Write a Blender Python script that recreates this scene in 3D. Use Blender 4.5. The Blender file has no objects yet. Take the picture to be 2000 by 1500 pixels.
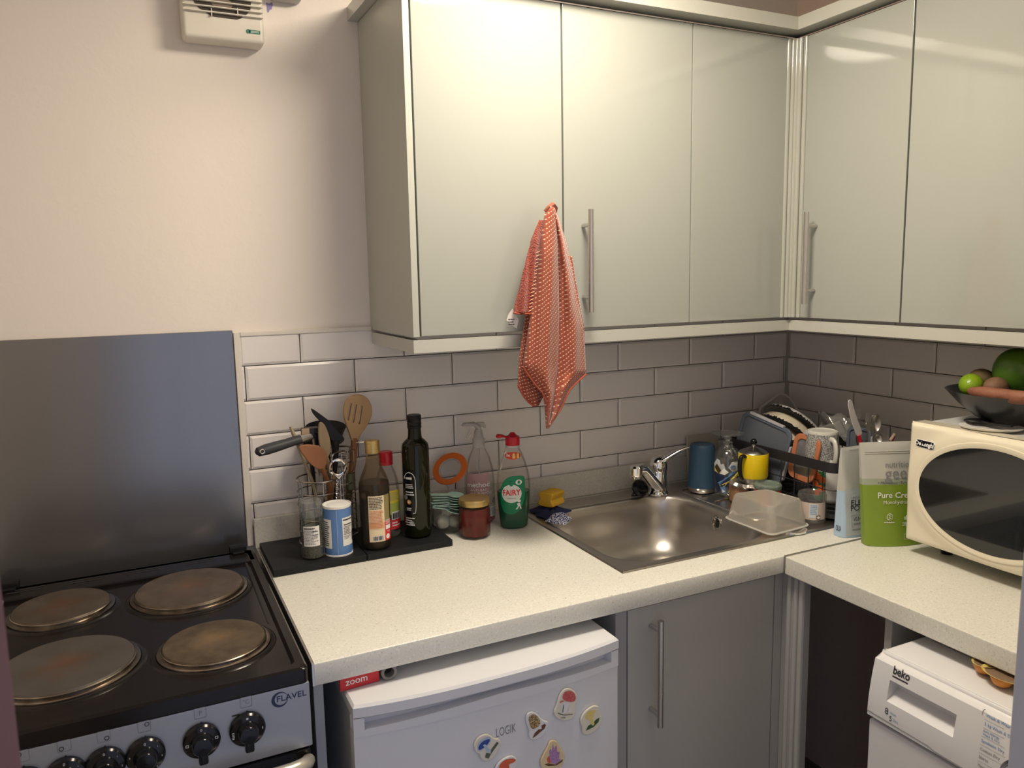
import bpy, bmesh, math, random
from mathutils import Vector, Matrix
random.seed(7)
PI = math.pi
SC = bpy.context.scene
COL = SC.collection

# ------------------------------------------------------------ camera, world, lamp light, exposure
CAM = Vector((-1.771, -1.7482, 1.4935))
YAW, PITCH, ROLL, FPX = 0.4502, 0.1379, -0.0188, 1520.58
FW = Vector((math.sin(YAW)*math.cos(PITCH), math.cos(YAW)*math.cos(PITCH), -math.sin(PITCH)))
_r = Vector((math.cos(YAW), -math.sin(YAW), 0)); _u = _r.cross(FW)
RT = _r*math.cos(ROLL) + _u*math.sin(ROLL)
UP = -_r*math.sin(ROLL) + _u*math.cos(ROLL)
cd = bpy.data.cameras.new('camera'); cam = bpy.data.objects.new('camera', cd); COL.objects.link(cam)
cd.sensor_width = 36; cd.lens = FPX*36/2000; cd.clip_start = 0.02
cd.dof.use_dof = True; cd.dof.focus_distance = 1.75; cd.dof.aperture_fstop = 15
cam.matrix_world = Matrix(((RT.x, UP.x, -FW.x, CAM.x), (RT.y, UP.y, -FW.y, CAM.y), (RT.z, UP.z, -FW.z, CAM.z), (0, 0, 0, 1)))
SC.camera = cam
w = bpy.data.worlds.new('world'); SC.world = w; w.use_nodes = True
w.node_tree.nodes['Background'].inputs[0].default_value = (0.70, 0.76, 0.98, 1)
w.node_tree.nodes['Background'].inputs[1].default_value = 0.50
LAMP_COL = (1.0, 0.875, 0.70); LAMP_STR = 39.0
LAMP_AT = (-1.045, -0.69, 2.235)
SC.view_settings.view_transform = 'Standard'; SC.view_settings.look = 'None'
SC.view_settings.gamma = 1; SC.view_settings.exposure = 0.66; SC.view_settings.use_curve_mapping = False

def ray(px, py): return FW*FPX + RT*(px-1000) - UP*(py-750)
def PX(px, py, x): v = ray(px, py); return CAM + v*((x-CAM.x)/v.x)
def PY(px, py, y): v = ray(px, py); return CAM + v*((y-CAM.y)/v.y)
def PZ(px, py, z): v = ray(px, py); return CAM + v*((z-CAM.z)/v.z)

# ------------------------------------------------------------ materials
MATS = {}
def mat(name, col=(.8, .8, .8), rough=.5, metal=0., spec=.5, trans=0., ior=1.45, coat=0., emit=None, estr=0,
        noise=None, bump=None, alpha=1., sheen=0):
    """noise=(scale, amount, colour2, (sx,sy,sz)), bump=(scale, strength)"""
    if name in MATS: return MATS[name]
    m = bpy.data.materials.new(name); m.use_nodes = True; nt = m.node_tree; N = nt.nodes; L = nt.links
    b = N['Principled BSDF']
    b.inputs['Base Color'].default_value = (*col, 1); b.inputs['Roughness'].default_value = rough
    b.inputs['Metallic'].default_value = metal; b.inputs['Specular IOR Level'].default_value = spec
    b.inputs['Transmission Weight'].default_value = trans; b.inputs['IOR'].default_value = ior
    b.inputs['Coat Weight'].default_value = coat; b.inputs['Coat Roughness'].default_value = .08
    if sheen: b.inputs['Sheen Weight'].default_value = sheen
    if emit: b.inputs['Emission Color'].default_value = (*emit, 1); b.inputs['Emission Strength'].default_value = estr
    if noise or bump:
        tc = N.new('ShaderNodeTexCoord')
    if noise:
        sc, amt, c2 = noise[:3]
        mp = N.new('ShaderNodeMapping'); L.new(tc.outputs['Object'], mp.inputs[0])
        if len(noise) > 3: mp.inputs['Scale'].default_value = noise[3]
        nz = N.new('ShaderNodeTexNoise'); nz.inputs['Scale'].default_value = sc; nz.inputs['Detail'].default_value = 4
        L.new(mp.outputs[0], nz.inputs[0])
        rp = N.new('ShaderNodeValToRGB'); rp.color_ramp.elements[0].position = .5-amt/2; rp.color_ramp.elements[1].position = .5+amt/2
        rp.color_ramp.elements[0].color = (*col, 1); rp.color_ramp.elements[1].color = (*c2, 1)
        L.new(nz.outputs[0], rp.inputs[0]); L.new(rp.outputs[0], b.inputs['Base Color'])
    if bump:
        nz2 = N.new('ShaderNodeTexNoise'); nz2.inputs['Scale'].default_value = bump[0]; nz2.inputs['Detail'].default_value = 3
        L.new(tc.outputs['Object'], nz2.inputs[0])
        bp = N.new('ShaderNodeBump'); bp.inputs['Strength'].default_value = bump[1]; bp.inputs['Distance'].default_value = .002
        L.new(nz2.outputs[0], bp.inputs['Height']); L.new(bp.outputs[0], b.inputs['Normal'])
    MATS[name] = m; return m

def film(name, col=(1, 1, 1), body=.1, rough=.08, edge=.35):
    """thin clear plastic or glass: straight-through light, a little milky body, Fresnel gloss"""
    if name in MATS: return MATS[name]
    m = bpy.data.materials.new(name); m.use_nodes = True; nt = m.node_tree; N = nt.nodes; L = nt.links
    N.remove(N['Principled BSDF']); out = N['Material Output']
    t = N.new('ShaderNodeBsdfTransparent'); t.inputs[0].default_value = (*col, 1)
    d = N.new('ShaderNodeBsdfDiffuse'); d.inputs[0].default_value = (*[min(1, c*.9) for c in col], 1)
    g = N.new('ShaderNodeBsdfGlossy'); g.inputs['Roughness'].default_value = rough
    lw = N.new('ShaderNodeLayerWeight'); lw.inputs[0].default_value = edge
    m1 = N.new('ShaderNodeMixShader'); m1.inputs[0].default_value = body
    L.new(t.outputs[0], m1.inputs[1]); L.new(d.outputs[0], m1.inputs[2])
    m2 = N.new('ShaderNodeMixShader'); mu = N.new('ShaderNodeMath'); mu.operation = 'MULTIPLY'; mu.inputs[1].default_value = .5
    L.new(lw.outputs['Fresnel'], mu.inputs[0]); L.new(mu.outputs[0], m2.inputs[0])
    L.new(m1.outputs[0], m2.inputs[1]); L.new(g.outputs[0], m2.inputs[2]); L.new(m2.outputs[0], out.inputs[0])
    MATS[name] = m; return m

def speckle(name, base, specks, rough=.35, scale=420):
    m = bpy.data.materials.new(name); m.use_nodes = True; nt = m.node_tree; N = nt.nodes; L = nt.links
    b = N['Principled BSDF']; b.inputs['Roughness'].default_value = rough
    tc = N.new('ShaderNodeTexCoord'); last = None
    for i, (c, sc, lo, amt) in enumerate(specks):
        n = N.new('ShaderNodeTexNoise'); n.inputs['Scale'].default_value = sc; n.inputs['Detail'].default_value = 2
        mp = N.new('ShaderNodeMapping'); mp.inputs['Location'].default_value = (i*3.1, i*1.7, i*.9)
        L.new(tc.outputs['Object'], mp.inputs[0]); L.new(mp.outputs[0], n.inputs[0])
        r = N.new('ShaderNodeValToRGB'); r.color_ramp.elements[0].position = lo; r.color_ramp.elements[1].position = lo+.05
        L.new(n.outputs[0], r.inputs[0])
        a = N.new('ShaderNodeMath'); a.operation = 'MULTIPLY'; a.inputs[1].default_value = amt; L.new(r.outputs[0], a.inputs[0])
        mx = N.new('ShaderNodeMix'); mx.data_type = 'RGBA'; L.new(a.outputs[0], mx.inputs[0])
        if last: L.new(last, mx.inputs[6])
        else: mx.inputs[6].default_value = (*base, 1)
        mx.inputs[7].default_value = (*c, 1); last = mx.outputs[2]
    L.new(last, b.inputs['Base Color']); MATS[name] = m; return m

M_wall = mat('cream_paint', (.80, .735, .665), .75, bump=(38, .35), noise=(2.2, .5, (.82, .75, .68)))
M_wallR = mat('salmon_paint', (.88, .70, .59), .8, bump=(38, .3))
M_ceil = mat('ceiling_paint', (.85, .82, .78), .85)
M_floor = mat('grey_floor', (.18, .165, .15), .5, noise=(6, .4, (.24, .22, .20)))
M_door = mat('grey_gloss', (.365, .378, .345), .04, spec=.9, bump=(220, .02))
M_side = mat('grey_satin', (.46, .47, .42), .28)
M_post = mat('grey_post', (.42, .425, .38), .1)
M_gap = mat('dark_gap', (.02, .02, .022), .7)
M_baseD = mat('base_gloss', (.42, .415, .40), .2)
M_steel = mat('brushed_steel', (.62, .60, .57), .28, 1.0)
M_chrome = mat('chrome', (.80, .80, .80), .07, 1.0)
M_black = mat('black_plastic', (.010, .010, .011), .4, spec=.3)
M_blackG = mat('black_gloss', (.008, .008, .010), .16, spec=.35)
M_enamel = mat('black_enamel', (.009, .007, .007), .2, spec=.3, noise=(30, .5, (.014, .011, .010)))
M_white = mat('white_plastic', (.76, .76, .765), .3)
M_whiteL = mat('white_label', (.78, .76, .72), .6)
M_ink = mat('black_ink', (.03, .03, .035), .6)
M_inkG = mat('grey_ink', (.22, .22, .24), .6)
M_inkB = mat('blue_ink', (.16, .30, .55), .6)
M_inkW = mat('white_ink', (.80, .80, .78), .5)
M_red = mat('red_plastic', (.52, .015, .03), .3)
M_inkR = mat('red_ink', (.62, .03, .04), .5)
M_trim = mat('cream_trim', (.72, .67, .60), .45)
M_work = speckle('speckled_worktop', (.71, .70, .63), [((.48, .46, .42), 260, .60, .55), ((.84, .82, .77), 180, .58, .5), ((.30, .26, .22), 150, .70, .7)])
M_glass = film('clear_glass', (.95, .965, .955), .012, .03, .2)
M_pet = film('clear_pet', (.95, .94, .93), .02, .1, .2)
M_wood = mat('pale_wood', (.36, .215, .09), .55, noise=(14, .5, (.50, .33, .17), (1, 1, .15)))
M_woodD = mat('brown_wood', (.20, .075, .028), .5, noise=(18, .5, (.30, .13, .052), (1, 1, .2)))
M_woodG = mat('grey_wood', (.21, .15, .085), .6, noise=(18, .5, (.30, .22, .13), (1, 1, .2)))

# ------------------------------------------------------------ mesh helpers
def frame(o, X=(1, 0, 0), Y=(0, 0, 1)):
    X = Vector(X).normalized(); Y = Vector(Y); Z = X.cross(Y).normalized(); Y = Z.cross(X); o = Vector(o)
    return Matrix(((X.x, Y.x, Z.x, o.x), (X.y, Y.y, Z.y, o.y), (X.z, Y.z, Z.z, o.z), (0, 0, 0, 1)))
def T(x, y, z): return Matrix.Translation((x, y, z))
def Rz(a): return Matrix.Rotation(a, 4, 'Z')
def smooth_loop(pts, it=2, closed=True):
    for _ in range(it):
        q = []
        n = len(pts)
        for i in range(n if closed else n-1):
            a = pts[i]; b = pts[(i+1) % n]
            q.append(tuple(a[k]*.75+b[k]*.25 for k in range(len(a)))); q.append(tuple(a[k]*.25+b[k]*.75 for k in range(len(a))))
        if not closed: q = [tuple(pts[0])]+q+[tuple(pts[-1])]
        pts = q
    return pts
def rrect(w, h, r, n=6, cx=0, cy=0):
    o = []
    for (sx, sy, a0) in ((1, 1, 0), (-1, 1, 90), (-1, -1, 180), (1, -1, 270)):
        for i in range(n+1):
            a = math.radians(a0+90*i/n); o.append((cx+sx*(w/2-r)+r*math.cos(a), cy+sy*(h/2-r)+r*math.sin(a)))
    return o
def circle(r, n=28, cx=0, cy=0, ry=None): return [(cx+r*math.cos(2*PI*i/n), cy+(ry or r)*math.sin(2*PI*i/n)) for i in range(n)]

class G:
    def __init__(s, *mats):
        s.v = []; s.f = []; s.mi = []; s.mats = list(mats); s.cur = 0; s.uv = None; s.bev = False
    def m(s, mt):
        if mt not in s.mats: s.mats.append(mt)
        s.cur = s.mats.index(mt); return s
    def add(s, vs, fs, M=None):
        b = len(s.v)
        for p in vs:
            p = Vector(p)
            if M is not None: p = M @ p
            s.v.append(p)
        for f in fs: s.f.append([b+i for i in f]); s.mi.append(s.cur)
        return s
    def bmadd(s, bm, M=None):
        bm.verts.index_update()
        s.add([v.co.copy() for v in bm.verts], [[v.index for v in f.verts] for f in bm.faces], M); bm.free(); return s
    def box(s, x0, x1, y0, y1, z0, z1, bev=0, seg=2, M=None):
        bm = bmesh.new(); bmesh.ops.create_cube(bm, size=1)
        for v in bm.verts: v.co = Vector(((x0+x1)/2+v.co.x*(x1-x0), (y0+y1)/2+v.co.y*(y1-y0), (z0+z1)/2+v.co.z*(z1-z0)))
        s.bev = s.bev or bool(bev)
        if bev: bmesh.ops.bevel(bm, geom=list(bm.edges), offset=bev, segments=seg, profile=.5, affect='EDGES')
        return s.bmadd(bm, M)
    def lathe(s, prof, M=None, n=40, a0=0, a1=2*PI, sx=1, sy=1):
        vs = []; fs = []; full = abs(a1-a0-2*PI) < 1e-6; c = n if full else n+1
        for (r, z) in prof:
            for i in range(c):
                a = a0+(a1-a0)*i/n; vs.append((r*math.cos(a)*sx, r*math.sin(a)*sy, z))
        for k in range(len(prof)-1):
            for i in range(n if full else n):
                j = (i+1) % c; fs.append([k*c+i, k*c+j, (k+1)*c+j, (k+1)*c+i])
        return s.add(vs, fs, M)
    def tube(s, pts, r, n=10, closed=False, cap=True, M=None, flat=1):
        P = [Vector(p) for p in pts]; m = len(P); R = r if isinstance(r, (list, tuple)) else [r]*m
        vs = []; fs = []; prev = None
        for i in range(m):
            if closed: t = P[(i+1) % m]-P[i-1]
            else: t = P[min(i+1, m-1)]-P[max(i-1, 0)]
            t.normalize()
            if prev is None:
                a = Vector((0, 0, 1)) if abs(t.z) < .9 else Vector((1, 0, 0)); nx = t.cross(a).normalized()
            else: nx = (prev - t*prev.dot(t)).normalized()
            prev = nx; ny = t.cross(nx)
            for k in range(n):
                a = 2*PI*k/n; vs.append(P[i]+nx*(R[i]*math.cos(a))+ny*(R[i]*flat*math.sin(a)))
        for i in range(m if closed else m-1):
            j = (i+1) % m
            for k in range(n): l = (k+1) % n; fs.append([i*n+k, i*n+l, j*n+l, j*n+k])
        if cap and not closed: fs.append([k for k in range(n)][::-1]); fs.append([(m-1)*n+k for k in range(n)])
        return s.add(vs, fs, M)
    def ring(s, c, r, t, n=36, M=None, ry=None):
        return s.tube([(c[0]+r*math.cos(2*PI*i/n), c[1]+(ry or r)*math.sin(2*PI*i/n), c[2]) for i in range(n)], t, 8, True, M=M)
    def sphere(s, c, r, n=20, M=None):
        rr = r if isinstance(r, (list, tuple)) else (r, r, r)
        bm = bmesh.new(); bmesh.ops.create_uvsphere(bm, u_segments=n, v_segments=max(6, n//2+2), radius=1)
        for v in bm.verts: v.co = Vector((c[0]+v.co.x*rr[0], c[1]+v.co.y*rr[1], c[2]+v.co.z*rr[2]))
        return s.bmadd(bm, M)
    def grid(s, fn, nu, nv, M=None):
        vs = [fn(i/nu, j/nv) for j in range(nv+1) for i in range(nu+1)]
        return s.add(vs, [[j*(nu+1)+i, j*(nu+1)+i+1, (j+1)*(nu+1)+i+1, (j+1)*(nu+1)+i] for j in range(nv) for i in range(nu)], M)
    def flat(s, loops, th=0, bev=0, M=None, fn=None):
        """filled 2D outlines (inner loops are holes), optional thickness and rounded edge"""
        c = bpy.data.curves.new('t', 'CURVE'); c.dimensions = '2D'; c.fill_mode = 'BOTH' if th else 'FRONT'
        c.extrude = max(0, th/2-bev); c.bevel_depth = bev; c.bevel_resolution = 2; c.offset = -bev
        for lp in loops:
            sp = c.splines.new('POLY'); sp.points.add(len(lp)-1); sp.use_cyclic_u = True
            for i, p in enumerate(lp): sp.points[i].co = (p[0], p[1], 0, 1)
        return s._curve(c, M, fn)
    def _curve(s, c, M, fn=None):
        o = bpy.data.objects.new('t', c); COL.objects.link(o)
        dg = bpy.context.evaluated_depsgraph_get(); me = bpy.data.meshes.new_from_object(o.evaluated_get(dg))
        vs = [v.co.copy() for v in me.vertices]; fs = [list(p.vertices) for p in me.polygons]
        if fn: vs = [fn(v.x, v.y) for v in vs]
        bpy.data.objects.remove(o); bpy.data.curves.remove(c); bpy.data.meshes.remove(me)
        return s.add(vs, fs, M)
    def text(s, body, size, M=None, fn=None, at=(0, 0), align='LEFT', sx=1., bold=0., shear=0, ext=0, rot=0, spacing=1.):
        c = bpy.data.curves.new('t', 'FONT'); c.body = body; c.size = size; c.align_x = align; c.align_y = 'CENTER'
        c.offset = bold*size; c.shear = shear; c.extrude = ext; c.space_character = spacing; c.resolution_u = 3
        ca, sa = math.cos(rot), math.sin(rot)
        o = bpy.data.objects.new('t', c); COL.objects.link(o)
        dg = bpy.context.evaluated_depsgraph_get(); me = bpy.data.meshes.new_from_object(o.evaluated_get(dg))
        vs = []
        for v in me.vertices:
            x, y = v.co.x*sx, v.co.y; x, y = x*ca-y*sa+at[0], x*sa+y*ca+at[1]
            vs.append(fn(x, y) if fn else Vector((x, y, v.co.z)))
        fs = [list(p.vertices) for p in me.polygons]
        bpy.data.objects.remove(o); bpy.data.curves.remove(c); bpy.data.meshes.remove(me)
        return s.add(vs, fs, M)
    def patch(s, u0, u1, v0, v1, fn, nu=10, nv=1):
        return s.grid(lambda a, b: fn(u0+(u1-u0)*a, v0+(v1-v0)*b), nu, nv)
    def lines(s, u0, u1, v0, v1, n, fn, th=.45, wmin=.6):
        """rows of fine print too small to read"""
        for i in range(n):
            v = v1-(v1-v0)*(i+.5)/n; h = (v1-v0)/n*th/2; x = u0
            end = u0+(u1-u0)*random.uniform(wmin, 1)
            while x < end:
                wd = random.uniform(.04, .16)*(u1-u0); s.patch(x, min(x+wd, end), v-h, v+h, fn, 2); x += wd+.025*(u1-u0)
        return s
    def barcode(s, u0, u1, v0, v1, fn):
        x = u0
        while x < u1:
            wd = random.choice((.0006, .0009, .0014)); s.patch(x, min(x+wd, u1), v0, v1, fn, 1); x += wd+random.choice((.0006, .001))
        return s
    def out(s, name, parent=None, world=False, sharp=35, smooth=True, solid=0, sub=0, loc=None):
        me = bpy.data.meshes.new(name)
        off = Vector((0, 0, 0))
        if world and parent is not None: off = Vector(ORG[parent.name])
        if loc is not None: off = Vector(loc)
        me.from_pydata([tuple(p-off) for p in s.v], [], s.f)
        for mt in s.mats: me.materials.append(mt)
        me.polygons.foreach_set('material_index', s.mi)
        me.polygons.foreach_set('use_smooth', [smooth]*len(s.f))
        if s.uv is not None:
            ul = me.uv_layers.new(name='UVMap')
            for lp in me.loops: ul.data[lp.index].uv = s.uv[lp.vertex_index]
        me.update()
        if smooth:
            try: me.set_sharp_from_angle(angle=math.radians(sharp))
            except Exception: pass
        o = bpy.data.objects.new(name, me); COL.objects.link(o)
        if parent is not None: o.parent = parent
        if loc is not None: o.location = loc
        ORG[o.name] = ORG[parent.name] if (parent is not None) else (tuple(loc) if loc is not None else (0, 0, 0))
        if s.bev and smooth:
            md = o.modifiers.new('normals', 'WEIGHTED_NORMAL'); md.keep_sharp = True
        if solid:
            md = o.modifiers.new('thickness', 'SOLIDIFY'); md.thickness = solid; md.offset = 0
        if sub:
            md = o.modifiers.new('smooth', 'SUBSURF'); md.levels = sub; md.render_levels = sub
        return o
ORG = {}
def tag(o, label, cat, group=None):
    o['label'] = label; o['category'] = cat
    if group: o['group'] = group
    return o
def thing(name, label, cat, loc=(0, 0, 0), rz=0, group=None):
    o = bpy.data.objects.new(name, None); COL.objects.link(o); o.location = loc; o.rotation_euler = (0, 0, rz)
    o.empty_display_size = .03; ORG[o.name] = tuple(loc); return tag(o, label, cat, group)
def struct(g, name, **k):
    o = g.out(name, **k); o['kind'] = 'structure'; return o
def facing(x, y): return math.atan2(CAM.x-x, -(CAM.y-y))
def cyl(R, a0=0., zoff=0., eps=.0004, taper=0):
    """u along the girth, v up: wraps print round an upright cylinder whose axis is the local z"""
    def f(u, v):
        a = a0+u/R; r = R+eps+taper*v; return Vector((r*math.sin(a), -r*math.cos(a), v+zoff))
    return f

# ------------------------------------------------------------ room shell
struct(G(M_wall).box(-2.25, .05, 0, .1, 0, 2.262), 'wall_back', smooth=False)
g = G(M_wallR); g.box(0, .1, -1.65, 0, 0, 2.262); struct(g, 'wall_right', smooth=False)
struct(G(M_wall).box(-2.35, -2.25, -2.0, .1, 0, 2.262), 'wall_left', smooth=False)
g = G(M_wall); g.box(-1.02, .1, -1.65, -1.55, 0, 2.262); g.box(-1.835, -1.02, -1.65, -1.55, 2.05, 2.262); g.box(-2.25, -1.86, -1.55, -1.4, 0, 2.262)
struct(g, 'wall_front', smooth=False)
struct(G(mat('mauve_paint', (.095, .038, .058), .6)).box(-1.87, -1.8325, -1.56, -1.35, 0, 2.05, .004), 'trim_1')
struct(G(mat('door_frame_paint', (.50, .50, .52), .5)).box(-1.082, -1.02, -1.55, -1.35, 0, 2.05, .003), 'trim_2')
struct(G(M_floor).box(-2.35, .1, -2.0, .1, -.1, 0), 'floor', smooth=False)
struct(G(M_ceil).box(-2.35, .1, -1.65, .1, 2.262, 2.4), 'ceiling', smooth=False)
# purple paint left on the wall
pp = [PY(x, y, -.0006) for x, y in ((519, 5), (526, 7), (531, 4), (533, 9), (531, 18), (527, 19), (524, 25), (522, 22), (521, 13))]
tag(G(mat('purple_paint', (.27, .24, .46), .6)).flat([[(p.x, p.z) for p in pp]], M=frame((0, -.0006, 0))).out('paint_patch'),
    'small purple patch of old paint on the wall beside the heater', 'paint mark')

# ceiling lamp: pan and glowing bowl
lamp = thing('ceiling_lamp', 'round flush ceiling lamp above the middle of the kitchen', 'lamp', LAMP_AT)
G(M_white).lathe([(0, .027), (.158, .027), (.160, .02), (.160, -.012), (.155, -.013)], n=64).out('lamp_base', lamp)
G(mat('lamp_glow', (.9, .9, .9), .5, emit=LAMP_COL, estr=LAMP_STR)).lathe([(.155, -.0385), (.100, -.0405), (.0001, -.041)], n=64).out('lamp_diffuser', lamp)
G(mat('lamp_side_glow', (.9, .9, .9), .5, emit=LAMP_COL, estr=LAMP_STR*.8)).lathe([(.159, -.012), (.159, -.036), (.155, -.0385)], n=64).out('lamp_rim', lamp)

# ------------------------------------------------------------ tiled splashbacks (bevelled metro tiles)
ROW, LEN, XA, YA, ZK = .076, .2384, -1.3263, -.2526, 1.2365
M_tile = mat('grey_tile', (.79, .75, .72), .2, spec=.45)
M_grout = mat('tile_groove', (.52, .49, .47), .5)
def tiles(g, lo, hi, z0, z1, ref, sign, P):
    """P(u,v,d) -> point; u along the wall, d out of the wall"""
    bev = .0055; dep = .0028
    g.m(M_grout); g.grid(lambda a, b: P(lo+(hi-lo)*a, z0+(z1-z0)*b, .004), 1, 1)
    for k in range(0, 8):
        zt = ZK-(k-2)*ROW+ROW; zb = zt-ROW          # row k between its two joints
        t, b = min(zt, z1), max(zb, z0)
        if t-b < .008: continue
        par = 0 if k % 2 == 0 else .5
        n0 = int((lo-ref)/LEN)-3
        for n in range(n0, n0+14):
            u0 = ref+(n+par)*LEN; u1 = u0+LEN
            a, c = max(u0, lo), min(u1, hi)
            if c-a < .006: continue
            gp = .0009
            a += gp if a > lo else 0; c -= gp if c < hi else 0; tt = t-gp; bb = b+gp
            g.m(M_tile)
            o = [(a, bb), (c, bb), (c, tt), (a, tt)]; i = [(a+bev, bb+bev), (c-bev, bb+bev), (c-bev, tt-bev), (a+bev, tt-bev)]
            vs = [P(*q, .0045) for q in o]+[P(*q, .0045+dep) for q in i]
            g.add(vs, [[4, 5, 6, 7]]+[[j, (j+1) % 4, 4+(j+1) % 4, 4+j] for j in range(4)])
g = G(M_tile); g.m(M_grout); g.box(-1.572, -.001, -.004, -.0005, .95, 1.381)
tiles(g, -1.572, -.006, .955, 1.381, XA, 1, lambda u, v, d: Vector((u, -d, v)))
tag(g.out('splashback_panel', smooth=False), 'long grey brick-tile splashback behind the sink and bottles', 'splashback')
g = G(M_tile); g.m(M_grout); g.box(-.004, -.0005, -1.5, -.001, .95, 1.381)
tiles(g, .006, 1.5, .955, 1.381, -YA, 1, lambda u, v, d: Vector((-d, -u, v)))
# right wall faces -x: flip winding by mirroring is not needed for shading
tag(g.out('splashback_panel', smooth=False), 'dark shaded brick-tile splashback on the right wall behind the microwave', 'splashback')
struct(G(M_trim).box(-1.583, -1.570, -.0095, 0, .915, 1.386, .0015).box(-1.5695, -1.2835, -.0095, 0, 1.3765, 1.386, .0015), 'trim_3')
struct(G(mat('corner_trim', (.38, .36, .33), .4)).box(-.012, -.0004, -.012, -.0004, .955, 1.3715, .003), 'trim_4')

# worktops
wt = thing('worktop', 'long pale speckled worktop running from the cooker under the sink', 'worktop', (-1.08, -.3, .872))
g = G(M_work)
X0, X1 = -1.562, -.002
pf = [(-.512, .872), (-.597, .872), (-.5993, .8735), (-.6, .8755), (-.6, .9065), (-.5993, .9085), (-.597, .91), (-.512, .91)]
g.add([(x, y, z) for x in (X0, X1) for y, z in pf], [list(range(8)), [8+i for i in range(8)][::-1]]+[[i, 8+i, 8+(i+1) % 8, (i+1) % 8] for i in range(8)]); g.box(X0, -.93, -.512, -.002, .872, .91); g.box(-.5, X1, -.512, -.002, .872, .91); g.box(-.93, -.5, -.09, -.002, .872, .91)
g.out('worktop_board', wt, world=True)
G(mat('alu_strip', (.62, .60, .56), .35, 1.)).box(-1.5665, -1.5621, -.602, -.004, .874, .9115, .0008).out('end_strip', wt, world=True)
wt2 = thing('worktop', 'shorter pale speckled worktop under the microwave on the right', 'worktop', (-.3, -1.07, .872))
G(M_work).box(-.6, -.002, -1.545, -.6035, .872, .91, .003).out('worktop_board', wt2, world=True)
G(mat('alu_joint', (.42, .40, .37), .4, 1.)).box(-.6, -.004, -.6034, -.6001, .873, .9112, .0005).out('joint_strip', wt2, world=True)
M_ups = speckle('speckled_upstand', (.62, .60, .53), [((.42, .40, .36), 260, .60, .5), ((.72, .70, .64), 180, .58, .5)])
tag(G(M_ups).box(-1.568, -.002, -.02, -.0095, .9105, .977, .002).out('upstand'), 'low speckled upstand strip along the back of the long worktop', 'upstand')
tag(G(M_ups).box(-.02, -.0095, -1.5, -.0215, .9105, .977, .002).out('upstand'), 'low speckled upstand strip along the right wall behind the pouches', 'upstand')

# ------------------------------------------------------------ wall cabinets
ZB, ZT = 1.3785, 2.045
def bar_handle(parent, p0, p1, out, name='handle', r=.006, stand=.03, inset=.032):
    """steel bar handle; out = unit vector away from the door; p0,p1 lie on the bar axis"""
    g = G(M_steel); p0 = Vector(p0); p1 = Vector(p1); o = Vector(out); g.tube([p0, p1], r, 14)
    d = (p1-p0).normalized()
    for q in (p0+d*inset, p1-d*inset): g.tube([q, q-o*stand], r*.75, 10)
    return g.out(name, parent, world=True)
c1 = thing('wall_cabinet', 'pale grey gloss double-door wall cabinet with the orange towel hanging on it', 'cabinet', (-.95, -.15, ZB))
G(M_side).box(-1.283, -1.270, -.302, -.0005, ZB, ZT, .0008).out('side_panel', c1, world=True)
G(M_gap).box(-1.2695, -.613, -.281, -.0005, ZB+.002, ZT).out('carcass', c1, world=True)
d = G(M_door).box(-1.2665, -.9475, -.302, -.2825, ZB+.001, ZT-.0085, .0012).out('door', c1, world=True)
bar_handle(d, (-.997, -.334, 1.414), (-.997, -.334, 1.626), (0, -1, 0))
d = G(M_door).box(-.9435, -.6135, -.302, -.2825, ZB+.001, ZT-.0085, .0012).out('door', c1, world=True)
bar_handle(d, (-.898, -.334, 1.414), (-.898, -.334, 1.628), (0, -1, 0))
c2 = thing('corner_wall_cabinet', 'pale grey gloss corner wall cabinet with fixed panel, ribbed post and one handled door', 'cabinet', (-.2, -.3, ZB))
G(M_door).box(-.6110, -.3320, -.302, -.283, ZB+.001, ZT-.0085, .0012).out('fixed_panel', c2, world=True)
G(M_gap).box(-.6105, -.0005, -.281, -.0005, ZB+.002, ZT).box(-.281, -.0005, -.6105, -.281, ZB+.002, ZT).out('carcass', c2, world=True)
g = G(M_post)
for (x, y, r) in ((-.327, -.300, .006), (-.3155, -.3035, .0065), (-.3035, -.3155, .0065), (-.300, -.329, .006), (-.3085, -.3085, .006)):
    g.tube([(x, y, ZB+.001), (x, y, ZT-.009)], r, 14)
g.box(-.331, -.29, -.3, -.283, ZB+.001, ZT-.009); g.box(-.3, -.283, -.334, -.29, ZB+.001, ZT-.009)
g.out('corner_post', c2, world=True)
d = G(M_door).box(-.302, -.2825, -.6120, -.3360, ZB+.001, ZT-.0085, .0012).out('door', c2, world=True)
bar_handle(d, (-.334, -.378, 1.414), (-.334, -.378, 1.629), (-1, 0, 0))
c3 = thing('wall_cabinet', 'pale grey gloss wall cabinet at the right edge above the microwave', 'cabinet', (-.15, -.88, ZB))
G(M_gap).box(-.281, -.0005, -1.2, -.6125, ZB+.002, ZT).out('carcass', c3, world=True)
G(M_door).box(-.302, -.2825, -1.19, -.6160, ZB+.001, ZT-.0085, .0012).out('door', c3, world=True)
M_rail = mat('grey_rail', (.50, .50, .45), .2)
g = G(M_rail)
def L_run(g, off, x_left, y_end, z0, z1, th, side, bev=.0015, y_back=0):
    """L-shaped moulding following the cabinet fronts; off = distance of its face from the walls"""
    def pr(pts):
        lo = [(x, y, z0) for x, y in pts]; hi = [(x, y, z1) for x, y in pts]; n = len(pts)
        g.add(lo+hi, [list(range(n))[::-1], [n+i for i in range(n)]]+[[i, (i+1) % n, n+(i+1) % n, n+i] for i in range(n)])
    pr([(x_left, -off), (-off, -off), (-off+th, -off+th), (x_left+th, -off+th)])
    pr([(-off, -off), (-off, y_end), (-off+th, y_end), (-off+th, -off+th)])
    if side: pr([(x_left, -off), (x_left+th, -off+th), (x_left+th, y_back), (x_left, y_back)])
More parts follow.
